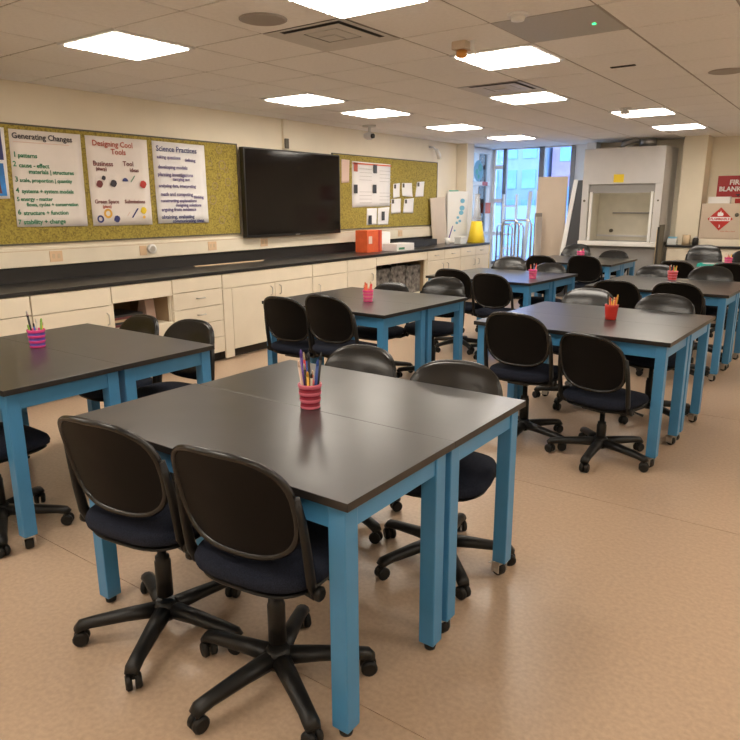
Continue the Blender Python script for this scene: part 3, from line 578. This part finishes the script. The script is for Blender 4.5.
# boards and frames stored by the window
t = thing('tall_panel', 'tall beige partition panel standing before the window', 'panel', (-4.44, 11.60, 0), math.radians(6)); obj('panel', box(B(), -.27, .24, -.02, .02, .04, 2.03, 0, .004), 'beige', t)
for s in (-.2, .17): obj('foot', box(B(), s-.02, s+.02, -.14, .14, 0, .04), 'steel', t)
obj('edge_strip', box(B(), -.285, -.27, -.022, .022, .04, 1.80), 'white', t)
t = thing('dark_board', 'charcoal board with white frame leaning beside the fume hood', 'board', (-4.05, 11.46, 0)); 
obj('board', prism(B(), [(-.10, -.20, .02), (.17, -.20, .02), (.17, .16, 1.96), (.03, .16, 1.96)], (0, .02, 0)), 'darkgrey', t); obj('frame', prism(B(), [(-.18, -.21, .0), (-.10, -.21, .0), (.03, .15, 1.97), (-.04, .15, 1.97)], (0, .03, 0)), 'white', t)
def frame_cart(label, x, y, w_, h_, d_, m_='steel'):
    t = thing('metal_trolley', label, 'trolley', (x, y, 0), math.radians(-12)); r = .018
    for s in (-d_/2, d_/2): obj('frame', tube(B(), [(-w_/2, s, .07), (-w_/2, s, h_-.06), (-w_/2+.05, s, h_), (w_/2-.05, s, h_), (w_/2, s, h_-.06), (w_/2, s, .07)], r), m_, t)
    for z in (.2, .62): obj('shelf', box(B(), -w_/2, w_/2, -d_/2, d_/2, z, z+.02), m_, t)
    for a in (-1, 1):
        for c_ in (-1, 1): obj('wheel', lathe(B(), [(.03, -.012), (.035, -.008), (.035, .008), (.03, .012)], 12, (a*w_/2, c_*d_/2, .035), 0, 'y'), 'rubber', t)
frame_cart('silver tube trolley with a tall handle before the window', -4.84, 11.05, .34, 1.30, .36); frame_cart('lower silver tube trolley beside the tall one', -5.22, 11.62, .34, 1.22, .34)
t = thing('stepladder', 'pale metal stepladder folded upright behind the trolleys', 'ladder', (-5.42, 12.0, 0))
for s in (-.13, .13): obj('rail', box(B(), s-.015, s+.015, -.02, .04, 0, 1.75), 'white', t)
for k in range(6): obj('rung', box(B(), -.115, .115, -.01, .03, .22+.26*k, .25+.26*k), 'white', t)
tag(obj('white_strip', prism(B(), [(-5.10, 11.86, 0), (-5.03, 11.86, 0), (-5.03, 12.1, 1.80), (-5.10, 12.1, 1.80)], (0, .015, 0)), 'white'), 'narrow white board leaning on the window frame', 'board')
t = thing('folded_screen', 'grey folded screen standing between trolley and beige panel', 'screen', (-4.55, 11.22, 0)); obj('leaf', box(B(), -.03, -.015, -.05, .25, 0, 1.42), 'hoodgrey', t); obj('leaf', box(B(), -.01, .005, -.05, .22, 0, 1.36), 'ventgrey', t)
# right-hand counter on the end wall
t = thing('end_counter', 'black-topped counter with cream front along the end wall', 'counter', (0, 0, 0))
obj('worktop', box(B(), -2.52, .8, 11.55, 11.775, .90, .93, 0, .003), 'counter', t); obj('worktop', box(B(), -2.095, .8, 11.776, EY-.001, .90, .93, 0, .003), 'counter', t)
obj('body', box(B(), -2.50, .8, 11.60, 11.77, .1, .899), 'cream', t); obj('toe_kick', box(B(), -2.50, .8, 11.66, 11.77, 0, .1), 'toe', t)
for k in range(5): p = obj('door', box(B(), -2.49+.65*k, -1.85+.65*k, 11.58, 11.60, .12, .89, 0, .003), 'cream', t); obj('handle', tube(B(), [(-2.0+.65*k, 11.58, .82), (-2.0+.65*k, 11.55, .81), (-2.0+.65*k, 11.55, .73), (-2.0+.65*k, 11.58, .72)], .006), 'chrome', p)
# flammables cabinet standing on it
FY = 11.72
t = thing('flammables_cabinet', 'cream safety cabinet with a red flame diamond on the end counter', 'cabinet', (0, FY, .931))
cx0 = on_y(698, 240, FY)[0]; cx1 = cx0+1.10; CH = .64
obj('body', box(B(), cx0, cx1, .0, .44, 0, CH, 0, .004), 'beige', t)
obj('door', box(B(), cx0+.015, cx1-.01, -.016, 0, .12, CH-.01, 0, .003), 'beige', t); obj('base_panel', box(B(), cx0+.0, cx1, -.02, 0, .0, .10, 0, .003), 'cream', t)
obj('latch', lathe(B(), [(.025, -.02), (.03, 0)], 12, (on_y(737, 215, FY)[0], -.016, CH-.17), 0, 'y'), 'bronze', t)
dx, dz = on_y(720, 219, FY-.017); dz -= .931; R0 = .175
s_ = obj('flame_sign', prism(B(), [(dx, -.018, dz-R0), (dx+R0, -.018, dz), (dx, -.018, dz+R0), (dx-R0, -.018, dz)], (0, -.002, 0)), 'red', t)
obj('band', prism(B(), [(dx-R0+.03, -.0203, dz-.03), (dx+R0-.03, -.0203, dz-.03), (dx+R0-.03, -.0203, dz+.03), (dx-R0+.03, -.0203, dz+.03)], (0, -.0005, 0)), 'paperw', s_)
lettering('FLAMMABLE', .05, 'red', s_, 'y', (dx, -.0212, dz-.017), 'CENTER', bold=.001); lettering('3', .055, 'paperw', s_, 'y', (dx, -.0212, dz-.125), 'CENTER', bold=.001)
obj('flame', prism(B(), [(dx+a, -.0205, dz+c_) for a, c_ in ((-.035, .045), (.035, .045), (.042, .07), (.028, .10), (.015, .085), (.005, .125), (-.015, .095), (-.03, .105), (-.042, .07))], (0, -.0005, 0)), 'paperw', s_)
lettering('KEEP FIRE AWAY', .028, 'inkred', t, 'y', (dx+.02, -.017, dz-R0-.02), 'LEFT')
x0_, z0_ = on_y(709, 202, FY+.1); x1_, z1_ = on_y(731, 202, FY+.1)
tag(bx('white_carton', x0_, x1_, FY+.02, FY+.14, .931+CH, .931+CH+.10, 'white', bev=.004), 'flat white carton lying on the safety cabinet', 'box')
# fire blanket sign and case on the wall
sx, sz = on_y(718.5, 176, EY-.01); _, szb = on_y(718.5, 197.5, EY-.01)
t = thing('fire_blanket_sign', 'red FIRE BLANKET sign on the end wall above the safety cabinet', 'sign', (0, EY, 0))
obj('plate', box(B(), sx, sx+.62, -.012, -.001, szb, sz, 0, .002), 'signred', t)
lettering('FIRE', .105, 'paperw', t, 'y', (sx+.17, -.0135, sz-.135), 'LEFT', bold=.003); lettering('BLANKET', .10, 'paperw', t, 'y', (sx+.03, -.0135, sz-.235), 'LEFT', bold=.003)
obj('arrow', prism(B(), [(sx+.27, -.0125, szb+.05), (sx+.35, -.0125, szb+.05), (sx+.31, -.0125, szb+.015)], (0, -.001, 0)), 'inkblack', t)
t = thing('fire_blanket_case', 'red fire blanket case hanging below its sign', 'case', (sx+.45, EY, szb-.02)); obj('case', box(B(), -.17, .17, -.03, 0, -.30, -.0, 0, .01), 'red', t); obj('lid', box(B(), -.172, .172, -.034, 0, -.06, 0, 0, .006), 'red', t)
# small things by the hood on the end counter
t = thing('wipes_tub', 'pale tub with a blue lid on the end counter beside the hood', 'tub', (-2.44, 11.67, .93)); obj('tub', box(B(), -.07, .07, -.06, .06, 0, .10, 0, .008), 'clear', t); obj('lid', box(B(), -.06, .06, -.05, .05, .10, .125, 0, .004), 'skyblue', t)
t = thing('paper_roll', 'pale yellow roll standing beside the blue-lidded tub', 'roll', (-2.24, 11.68, .93)); obj('roll', lathe(B(), [(.06, 0), (.06, .16)], 18), 'wood', t); obj('core', lathe(B(), [(.02, .16), (.02, .162)], 12), 'bronze', t)
t = thing('dark_canister', 'small dark canister beside the safety cabinet', 'canister', (-2.10, 11.66, .93)); obj('can', lathe(B(), [(.045, 0), (.045, .10), (.03, .12)], 16), 'ventdark', t); obj('cap', lathe(B(), [(.02, .12), (.02, .14)], 10), 'ventgrey', t)
for k, (xx, h_, m_) in enumerate(((-2.56, 1.22, 'ventdark'), (-2.575, 1.18, 'wood'), (-2.545, 1.25, 'bronze'))):
    tag(bx('thin_board', xx-.006+.0, xx+.006, 11.16+.02*k, 11.50, 0, h_, m_), ['dark', 'tan', 'bronze-coloured'][k]+' thin board stored upright beside the fume hood', 'board')

# ------------------------------------------------------------------ lab tables
TT, TW, TD, LW = .796, 1.335, .600, .062
tbl = {}
def make_table(caster):
    t = bpy.data.objects.new('lab_table', None); C.objects.link(t)          # origin: middle of the footprint on the floor
    b_ = box(B(), -TW/2, TW/2, -TD/2, TD/2, TT-.026, TT, 0, .0012); b_.normal_update()
    for f in b_.faces: f.material_index = 0 if f.normal.z > .5 else 1
    obj('tabletop', b_, ['top', 'edge'], t)
    ex, ey = TW/2-.024, TD/2-.018
    for s in (-1, 1):
        obj('apron', box(B(), -ex+LW, ex-LW, s*ey-(LW-.02 if s > 0 else -.008), s*ey+(-.008 if s > 0 else LW-.02), TT-.105, TT-.027), 'blue', t)
        obj('apron', box(B(), s*ex-(LW-.02 if s > 0 else -.008), s*ex+(-.008 if s > 0 else LW-.02), -ey+LW, ey-LW, TT-.105, TT-.027), 'blue', t)
    for sx_ in (-1, 1):
        for sy_ in (-1, 1):
            cx_, cy_ = sx_*(ex-LW/2), sy_*(ey-LW/2); zb_ = .075 if caster else .028
            l_ = obj('leg', box(B(), -LW/2, LW/2, -LW/2, LW/2, zb_, TT-.027, 0, .004), 'blue', t, (cx_, cy_, 0))
            if caster:
                b_ = B(); lathe(b_, [(.024, .067), (.028, .075)], 14); box(b_, -.027, -.022, -.010, .034, .020, .068, 0, .001); box(b_, .022, .027, -.010, .034, .020, .068, 0, .001); box(b_, -.027, .027, -.014, .034, .062, .068); tube(b_, [(-.030, .014, .030), (.030, .014, .030)], .007)
                fk = obj('caster_fork', b_, 'steel', l_); wh = obj('caster_wheel', lathe(B(), [(.014, -.019), (.026, -.018), (.030, -.012), (.030, .012), (.026, .018), (.014, .019)], 18, (0, .014, .030), 0, 'x'), 'rubber', l_)
                obj('brake_tab', prism(B(), [(-.02, .034, .052), (.02, .034, .052), (.02, .060, .040), (-.02, .060, .040)], (0, 0, .004)), 'steel', l_).rotation_euler = (0, 0, math.radians(70*sx_)); fk.rotation_euler = wh.rotation_euler = (0, 0, math.radians(70*sx_))
            else: obj('leveling_foot', lathe(B(), [(.02, 0), (.022, .012), (.009, .016), (.009, .03)], 14), 'rubber', l_)
    return t
proto_foot, proto_cast = make_table(False), make_table(True); used = {'f': False, 'c': False}
def put_table(k, cx_, cy_, rz, label, grp, wd):
    pr = proto_foot if k == 'f' else proto_cast
    t = pr if not used[k] else copy_tree(pr); used[k] = True; t.location = (cx_, cy_, 0); t.rotation_euler = (0, 0, math.radians(rz))
    t.scale.x = wd/TW
    return tag(t, label, 'table', grp)
# stations: name for labels, right edge x, near edge y, kinds of the two tables, small turns
ST = {'T': ('the table holding the crowded pen cup', -1.022, 1.309, 'fc', 0), 'L': ('the table below the chart posters', -2.935, 1.335, 'cf', 0),
      'M': ('the table with the red-pencil cup', -2.725, 3.955, 'ff', -2), 'R': ('the table with the plain red cup', -.803, 4.07, 'cc', -2),
      'N': ('the table beside the trolleys', -2.64, 6.43, 'ff', -3.5), 'Q': ('the table with the coral cup', -.86, 6.54, 'cc', -2),
      'S': ('the table with the teal tray', -.84, 9.10, 'cc', -1.5), 'H': ('the table before the fume hood', -2.60, 9.0, 'fc', -1)}
for k, (nm, xr, yn, kinds, rz) in ST.items():
    for q in (0, 1):
        wd = (1.335, 1.305)[q] if k == 'T' else 1.285; a_ = math.radians(rz)
        lx, ly = -wd/2, TD/2+q*(TD+.0006)                       # from the pair's open-floor corner, turned with the pair
        put_table(kinds[q], xr+lx*math.cos(a_)-ly*math.sin(a_), yn+lx*math.sin(a_)+ly*math.cos(a_), rz, 'black-topped blue lab table, '+('window-side' if q else 'aisle-side')+' half of '+nm.replace('the table', 'the pair'), 'lab tables', wd)

# ------------------------------------------------------------------ swivel chairs
def back_pt(r, a, y_):
    c_, s_ = math.cos(a), math.sin(a); e_ = 2/(3.0 if s_ > 0 else 2.9)
    x = .220*r*math.copysign(abs(c_)**e_, c_); z = .178*r*math.copysign(abs(s_)**e_, s_)
    x *= 1-.05*max(0, z/.178)**2
    return Vector((x, -.205-.22*z+.042*(x/.22)**2-.018*max(0, z/.178)**2+y_, .712+z))
def backrest_mesh(front):
    """curved rounded shell; front=False the outer shell, front=True the pad on its inner side"""
    b_ = B(); nA = 44; rad = [0, .3, .55, .75, .86, .92, .965] if not front else [0, .3, .55, .75, .88, .95, .99]; pt = back_pt
    def surf(off, flip):
        rings = []
        for i, r in enumerate(rad):
            if r == 0: rings.append([b_.verts.new(pt(0, 0, off(0)))]); continue
            rings.append([b_.verts.new(pt(r, 2*PI*k/nA, off(r))) for k in range(nA)])
        for i in range(len(rad)-1):
            for k in range(nA):
                q = [rings[0][0], rings[1][k], rings[1][(k+1) % nA]] if i == 0 else [rings[i][k], rings[i+1][k], rings[i+1][(k+1) % nA], rings[i][(k+1) % nA]]
                b_.faces.new(q).smooth = True
        return rings[-1]
    if not front:
        o1 = surf(lambda r: -.006-.004*r**4, 0); o2 = surf(lambda r: .004, 1)
    else:
        o1 = surf(lambda r: .0042, 0); o2 = surf(lambda r: .036-.026*(r/.99)**4, 1)
    for k in range(nA): b_.faces.new((o1[k], o1[(k+1) % nA], o2[(k+1) % nA], o2[k])).smooth = True
    return b_
def cushion(bm, w_, d_, yc, z0, z1, e_=2/3.2, n=36, dome=.012):
    prof = ((.90, z0), (.985, z0+(z1-z0)*.25), (1.0, z0+(z1-z0)*.55), (.97, z1-.008), (.90, z1), (.6, z1+dome*.7), (.3, z1+dome)); rings = []
    for r, z in prof:
        ring = []
        for k in range(n):
            a = 2*PI*k/n; c_, s_ = math.cos(a), math.sin(a)
            x = w_/2*r*math.copysign(abs(c_)**e_, c_); y_ = d_/2*r*math.copysign(abs(s_)**e_, s_)
            drop = -.02*max(0, (y_-.08)/.14)**2 if z > z0+.01 else 0
            ring.append(bm.verts.new((x, yc+y_, z+drop)))
        rings.append(ring)
    for i in range(len(rings)-1):
        for k in range(n): bm.faces.new((rings[i][k], rings[i][(k+1) % n], rings[i+1][(k+1) % n], rings[i+1][k])).smooth = True
    bm.faces.new(rings[0]); bm.faces.new(rings[-1]).smooth = True
    return bm
def make_chair():
    t = bpy.data.objects.new('swivel_chair', None); C.objects.link(t)
    st = obj('star_base', lathe(B(), [(.030, .065), (.046, .075), (.046, .125), (.034, .14)], 18), 'plastic', t)
    for k in range(5):
        a = 2*PI*k/5; u = Vector((math.cos(a), math.sin(a), 0)); P = lambda r, z: tuple(u*r+Vector((0, 0, z)))
        obj('base_leg', tube(B(), [P(.035, .104), P(.14, .098), P(.265, .086), P(.305, .078), P(.322, .064)], [.036, .031, .027, .028, .024], [.029, .025, .021, .021, .014], 10), 'plastic', st)
        b_ = B(); v_ = Vector((-u.y, u.x, 0)); c_ = u*.275
        tube(b_, [P(.305, .040), P(.305, .075)], .012)
        for s in (-1, 1):
            R3 = Matrix.Rotation(a+.6*math.sin(k*2.1), 4, 'Z'); wb = bmesh.new(); lathe(wb, [(.012, s*.005), (.028, s*.006), (.029, s*.020), (.022, s*.027)], 14, (0, 0, 0), 0, 'y'); wb.transform(Matrix.Translation((u.x*.308, u.y*.308, .029))@R3)
            me_ = bpy.data.meshes.new('w'); wb.to_mesh(me_); wb.free(); b_.from_mesh(me_); bpy.data.meshes.remove(me_)
        obj('caster', b_, 'rubber', st)
    obj('column', lathe(B(), [(.030, .13), (.030, .27), (.026, .275), (.026, .29), (.016, .292), (.016, .405)], 18), 'plastic', t)
    mech = B(); box(mech, -.075, .075, -.13, .11, .392, .42, 0, .008); obj('tilt_mechanism', mech, 'plastic', t)
    obj('lever', tube(B(), [(.06, .02, .402), (.19, .03, .398), (.245, .04, .385)], [.006, .006, .009]), 'plastic', t)
    obj('seat_pan', cushion(B(), .43, .41, .015, .415, .438, dome=0), 'plastic', t)
    obj('seat', cushion(B(), .465, .445, .015, .436, .492), 'fabric', t)
    obj('backrest', backrest_mesh(False), 'shell', t); obj('back_pad', backrest_mesh(True), 'vinyl', t)
    b_ = B(); nA = 48; rings = []
    for k in range(nA):
        a = 2*PI*k/nA; p, q = back_pt(.975, a, -.006), back_pt(.5, a, -.006); u = (p-q); u.y = 0; u.normalize(); yv = Vector((0, 1, 0))
        rings.append([b_.verts.new(p+u*.011*math.cos(w_)+yv*.012*math.sin(w_)) for w_ in [2*PI*j/8 for j in range(8)]])
    for k in range(nA):
        for j in range(8): b_.faces.new((rings[k][j], rings[(k+1) % nA][j], rings[(k+1) % nA][(j+1) % 8], rings[k][(j+1) % 8])).smooth = True
    obj('back_rim', b_, 'rim', t)
    for s in (-1, 1):
        p = obj('back_bracket', tube(B(), [(s*.222, -.175, .76), (s*.229, -.160, .68), (s*.232, -.146, .58), (s*.232, -.130, .48), (s*.226, -.110, .432), (s*.19, -.085, .412), (s*.12, -.06, .406)], [.009, .011, .012, .012, .012, .012, .010], [.012, .016, .018, .020, .020, .014, .010], 10), 'plastic', t)
        obj('knob', lathe(B(), [(.016, 0), (.023, .004), (.023, .016), (.016, .022)], 14, (s*.238 if s > 0 else s*.238-.022, -.112, .440), 0, 'x'), 'plastic', p)
    return t
chair0 = make_chair(); chair0.location = (0, 0, 0); first = [True]
# (station, side, hub x, hub y, facing turn deg (0 faces the window end), base turn deg, lift)
CH_ = [('T', 0, -1.935, 1.36, 8, 13, .035), ('T', 0, -1.40, 1.403, 7, 44, .035), ('T', 1, -1.985, 2.48, 183, 54, -.025), ('T', 1, -1.355, 2.42, 196, 29, -.015),
       ('L', 0, -3.89, 1.35, 0, 42, 0), ('L', 0, -3.30, 1.41, 0, 46, 0), ('L', 1, -3.88, 2.50, 178, 57, -.04), ('L', 1, -3.33, 2.49, 184, 34, -.02),
       ('M', 0, -3.575, 4.00, 2, 33, 0), ('M', 0, -3.055, 3.91, -2, 38, .06), ('M', 1, -3.58, 5.10, 180, 42, -.045), ('M', 1, -3.06, 5.22, 183, 64, .025),
       ('R', 0, -1.71, 4.17, -2, 60, .02), ('R', 0, -1.17, 4.13, -14, 55, -.06), ('R', 1, -1.725, 5.25, 183, 48, .01), ('R', 1, -1.14, 5.19, 178, 36, .01),
       ('N', 0, -3.485, 6.53, 0, 33, .02), ('N', 0, -2.98, 6.45, -5, 36, .005), ('N', 1, -3.47, 7.57, 182, 36, .05), ('N', 1, -2.965, 7.55, 178, 36, -.005),
       ('Q', 0, -1.79, 6.57, 2, 45, 0), ('Q', 0, -1.245, 6.59, -3, 36, .012), ('Q', 1, -1.78, 7.69, 180, 45, .02), ('Q', 1, -1.24, 7.67, 178, 36, .035),
       ('S', 0, -1.80, 9.15, 0, 51, 0), ('S', 0, -1.22, 9.13, 3, 36, 0), ('S', 1, -1.75, 10.30, 182, 57, .11), ('S', 1, -1.20, 10.25, 180, 54, .06),
       ('H', 0, -3.50, 9.05, 0, 51, .005), ('H', 0, -2.95, 9.15, 2, 36, .02), ('H', 1, -3.54, 10.17, 180, 57, .075), ('H', 1, -2.95, 10.13, 182, 57, 0)]
used_side = {}
for stn, side, hx, hy, face, base, lift in CH_:
    t = chair0 if first[0] else copy_tree(chair0); first[0] = False
    t.location = (hx, hy, 0); t.rotation_euler = (0, 0, math.radians(face))
    kth = used_side.get((stn, side), 0); used_side[(stn, side)] = kth+1
    tag(t, 'black swivel chair '+('facing' if side == 0 else 'backing')+' the window end, '+('cabinet' if kth == 0 else 'open-floor')+' side of '+ST[stn][0].replace('the table', 'table'), 'chair', 'swivel chairs')
    for ch in t.children:
        n_ = ch.name.split('.')[0]
        if n_ == 'star_base': ch.rotation_euler = (0, 0, math.radians(base-face))
        elif n_ != 'column': ch.location.z = lift
        else: ch.location.z = lift*.9

# ------------------------------------------------------------------ cups and pens, tray
def cup(x, y_, label, mats, r0=.034, r1=.046, h=.098, plain=False):
    t = thing('pencil_cup', label, 'cup', (x, y_, TT+.0005), 0, 'pencil cups'); n_ = 7; prof = [(r0, 0)]
    if plain: prof += [(r0+(r1-r0)*q/6, h*q/6) for q in range(1, 7)]; mi = [0]*6
    else:
        mi = []
        for q in range(n_):
            ra, rb = r0+(r1-r0)*q/n_, r0+(r1-r0)*(q+1)/n_; bump = .0022 if q % 2 == 0 else -.0008
            prof += [(ra+bump, h*(q+.15)/n_), (rb+bump, h*(q+.85)/n_)]; mi += [q % 2, q % 2]
        prof.append((r1, h)); mi.append(0)
    prof += [(r1-.004, h), (r0-.005, .006)]; mi += [0, 0]
    obj('cup', lathe(B(), prof, 24, (0,0,0), mi), mats, t)
    return t
PENN = {'blackpen': 'black pen', 'redpencil': 'red pencil', 'purple': 'purple marker', 'bluepen': 'dark blue pen', 'whitepen': 'white pen', 'pencil': 'yellow pencil', 'greenpen': 'green pen', 'orange': 'orange pencil', 'darkgrey': 'charcoal pen', 'pinkpaper': 'pale pink pen'}
def pens(x, y_, specs, cupname, rim=.0345, k_len=1.0):
    n_ = len(specs)
    for k, (m_, L, thick, tilt) in enumerate(specs):
        L *= k_len; tilt *= k_len*1.3
        inner = n_ > 6 and k % 2; a = 2*PI*k/n_+.4; ca, sa = math.cos(a), math.sin(a); r_b = .0095 if inner else .0205; thick = min(thick, .0045) if inner else thick
        r_t = r_b+min(tilt, (rim-thick-r_b)*L/.10)*(.5 if inner else 1)
        p0 = Vector((r_b*ca, r_b*sa, .010)); p1 = Vector((r_t*ca, r_t*sa, L))
        t = thing('pencil' if 'pencil' in PENN[m_] else 'pen', PENN[m_]+' standing in the '+cupname, 'pen', (x, y_, TT), 0, 'pens in the '+cupname)
        q = p0.lerp(p1, .86); obj('barrel', tube(B(), [p0, q], thick, n=7), m_, t); tip = 'wood' if 'pencil' in m_ or m_ == 'orange' else ('blackpen' if m_ != 'blackpen' else 'steel')
        obj('tip', tube(B(), [q, p0.lerp(p1, .96), p1], [thick*1.05, thick*.9, thick*.35], n=7), tip if k % 2 else m_, t)
cx_, cy_ = on_z(310.5, 407.5, TT)
cup(cx_, cy_, 'pink cup with dark red rings crowded with pens', ['pink', 'darkpink'], .037, .046, .100)
pens(cx_, cy_, [('blackpen', .20, .006, .030), ('pencil', .135, .005, .042), ('whitepen', .145, .0048, .030), ('orange', .13, .005, .036), ('darkgrey', .19, .006, .034), ('bluepen', .19, .006, .022), ('purple', .205, .0065, .012), ('redpencil', .20, .005, .016), ('pinkpaper', .175, .006, .022), ('blackpen', .165, .006, .034), ('pencil', .14, .005, .040), ('whitepen', .13, .005, .036), ('bluepen', .18, .006, .018)], 'crowded pink cup', .0395, 1.13)
cx_, cy_ = on_z(38, 347, TT)
cup(cx_, cy_, 'hot pink cup with purple rings on the table below the charts', ['hotpink', 'purple'], .039, .047, .103)
pens(cx_, cy_, [('greenpen', .15, .006, .020), ('pencil', .125, .005, .032), ('whitepen', .14, .005, .030), ('blackpen', .185, .006, .018), ('greenpen', .12, .005, .036), ('bluepen', .13, .005, .032)], 'hot pink cup', .0405, 1.12)
cx_, cy_ = on_z(368, 301.5, TT)
cup(cx_, cy_, 'pink cup with red pencils on the table before the television', ['hotpink', 'pink'], .036, .044, .095)
pens(cx_, cy_, [('redpencil', .15, .006, .034), ('redpencil', .165, .006, .020), ('orange', .15, .006, .036), ('redpencil', .14, .006, .036), ('orange', .165, .006, .022), ('redpencil', .13, .006, .040)], 'red-pencil cup')
cx_, cy_ = on_z(610.5, 319.5, TT)
cup(cx_, cy_, 'plain red tapered cup holding yellow pencils', ['red'], .036, .046, .105, True)
pens(cx_, cy_, [('pencil', .175, .0055, .030), ('pencil', .155, .0055, .040), ('redpencil', .15, .005, .030), ('pencil', .165, .0055, .038), ('blackpen', .18, .006, .030), ('pencil', .15, .0055, .042), ('orange', .16, .0055, .028)], 'plain red cup')
cx_, cy_ = on_z(532.5, 278.5, TT)
cup(cx_, cy_, 'pink cup on the table beside the trolleys', ['hotpink', 'pink'], .036, .044, .095)
pens(cx_, cy_, [('redpencil', .16, .006, .034), ('pencil', .16, .006, .034), ('orange', .15, .006, .036), ('redpencil', .13, .006, .036), ('bluepen', .15, .006, .03)], 'pink cup by the trolleys')
cx_, cy_ = on_z(672, 280, TT)
cup(cx_, cy_, 'coral pink cup on the table behind the plain red cup', ['pink', 'red'], .040, .050, .095)
pens(cx_, cy_, [('pencil', .15, .006, .044), ('redpencil', .15, .006, .034), ('orange', .15, .006, .036), ('blackpen', .16, .006, .044), ('greenpen', .14, .006, .04)], 'coral cup')
cup(-1.335, 9.70, 'pink cup standing beside the teal tray', ['hotpink', 'pink'], .040, .048, .105)
pens(-1.335, 9.70, [('pencil', .15, .006, .03), ('redpencil', .15, .006, .03), ('pinkpaper', .16, .006, .03), ('orange', .14, .006, .03)], 'cup by the teal tray')
cup(-3.22, 9.62, 'pink cup on the table before the fume hood', ['hotpink', 'pink'], .044, .052, .12)
pens(-3.22, 9.62, [('redpencil', .16, .006, .034), ('pinkpaper', .16, .006, .034), ('blackpen', .16, .006, .03), ('redpencil', .14, .006, .04)], 'cup by the fume hood')
t = thing('teal_tray', 'shallow teal tray lying on the table near the safety cabinet', 'tray', (-1.50, 9.45, TT+.0005)); b_ = B()
box(b_, -.14, .14, -.1, .1, 0, .005); box(b_, -.14, .14, -.1, -.095, .005, .035); box(b_, -.14, .14, .095, .1, .005, .035); box(b_, -.14, -.135, -.095, .095, .005, .035); box(b_, .135, .14, -.095, .095, .005, .035); obj('tray', b_, 'teal', t)
obj('contents', box(B(), -.08, .06, -.06, .05, .0055, .04, 0, .004), 'clear', t)
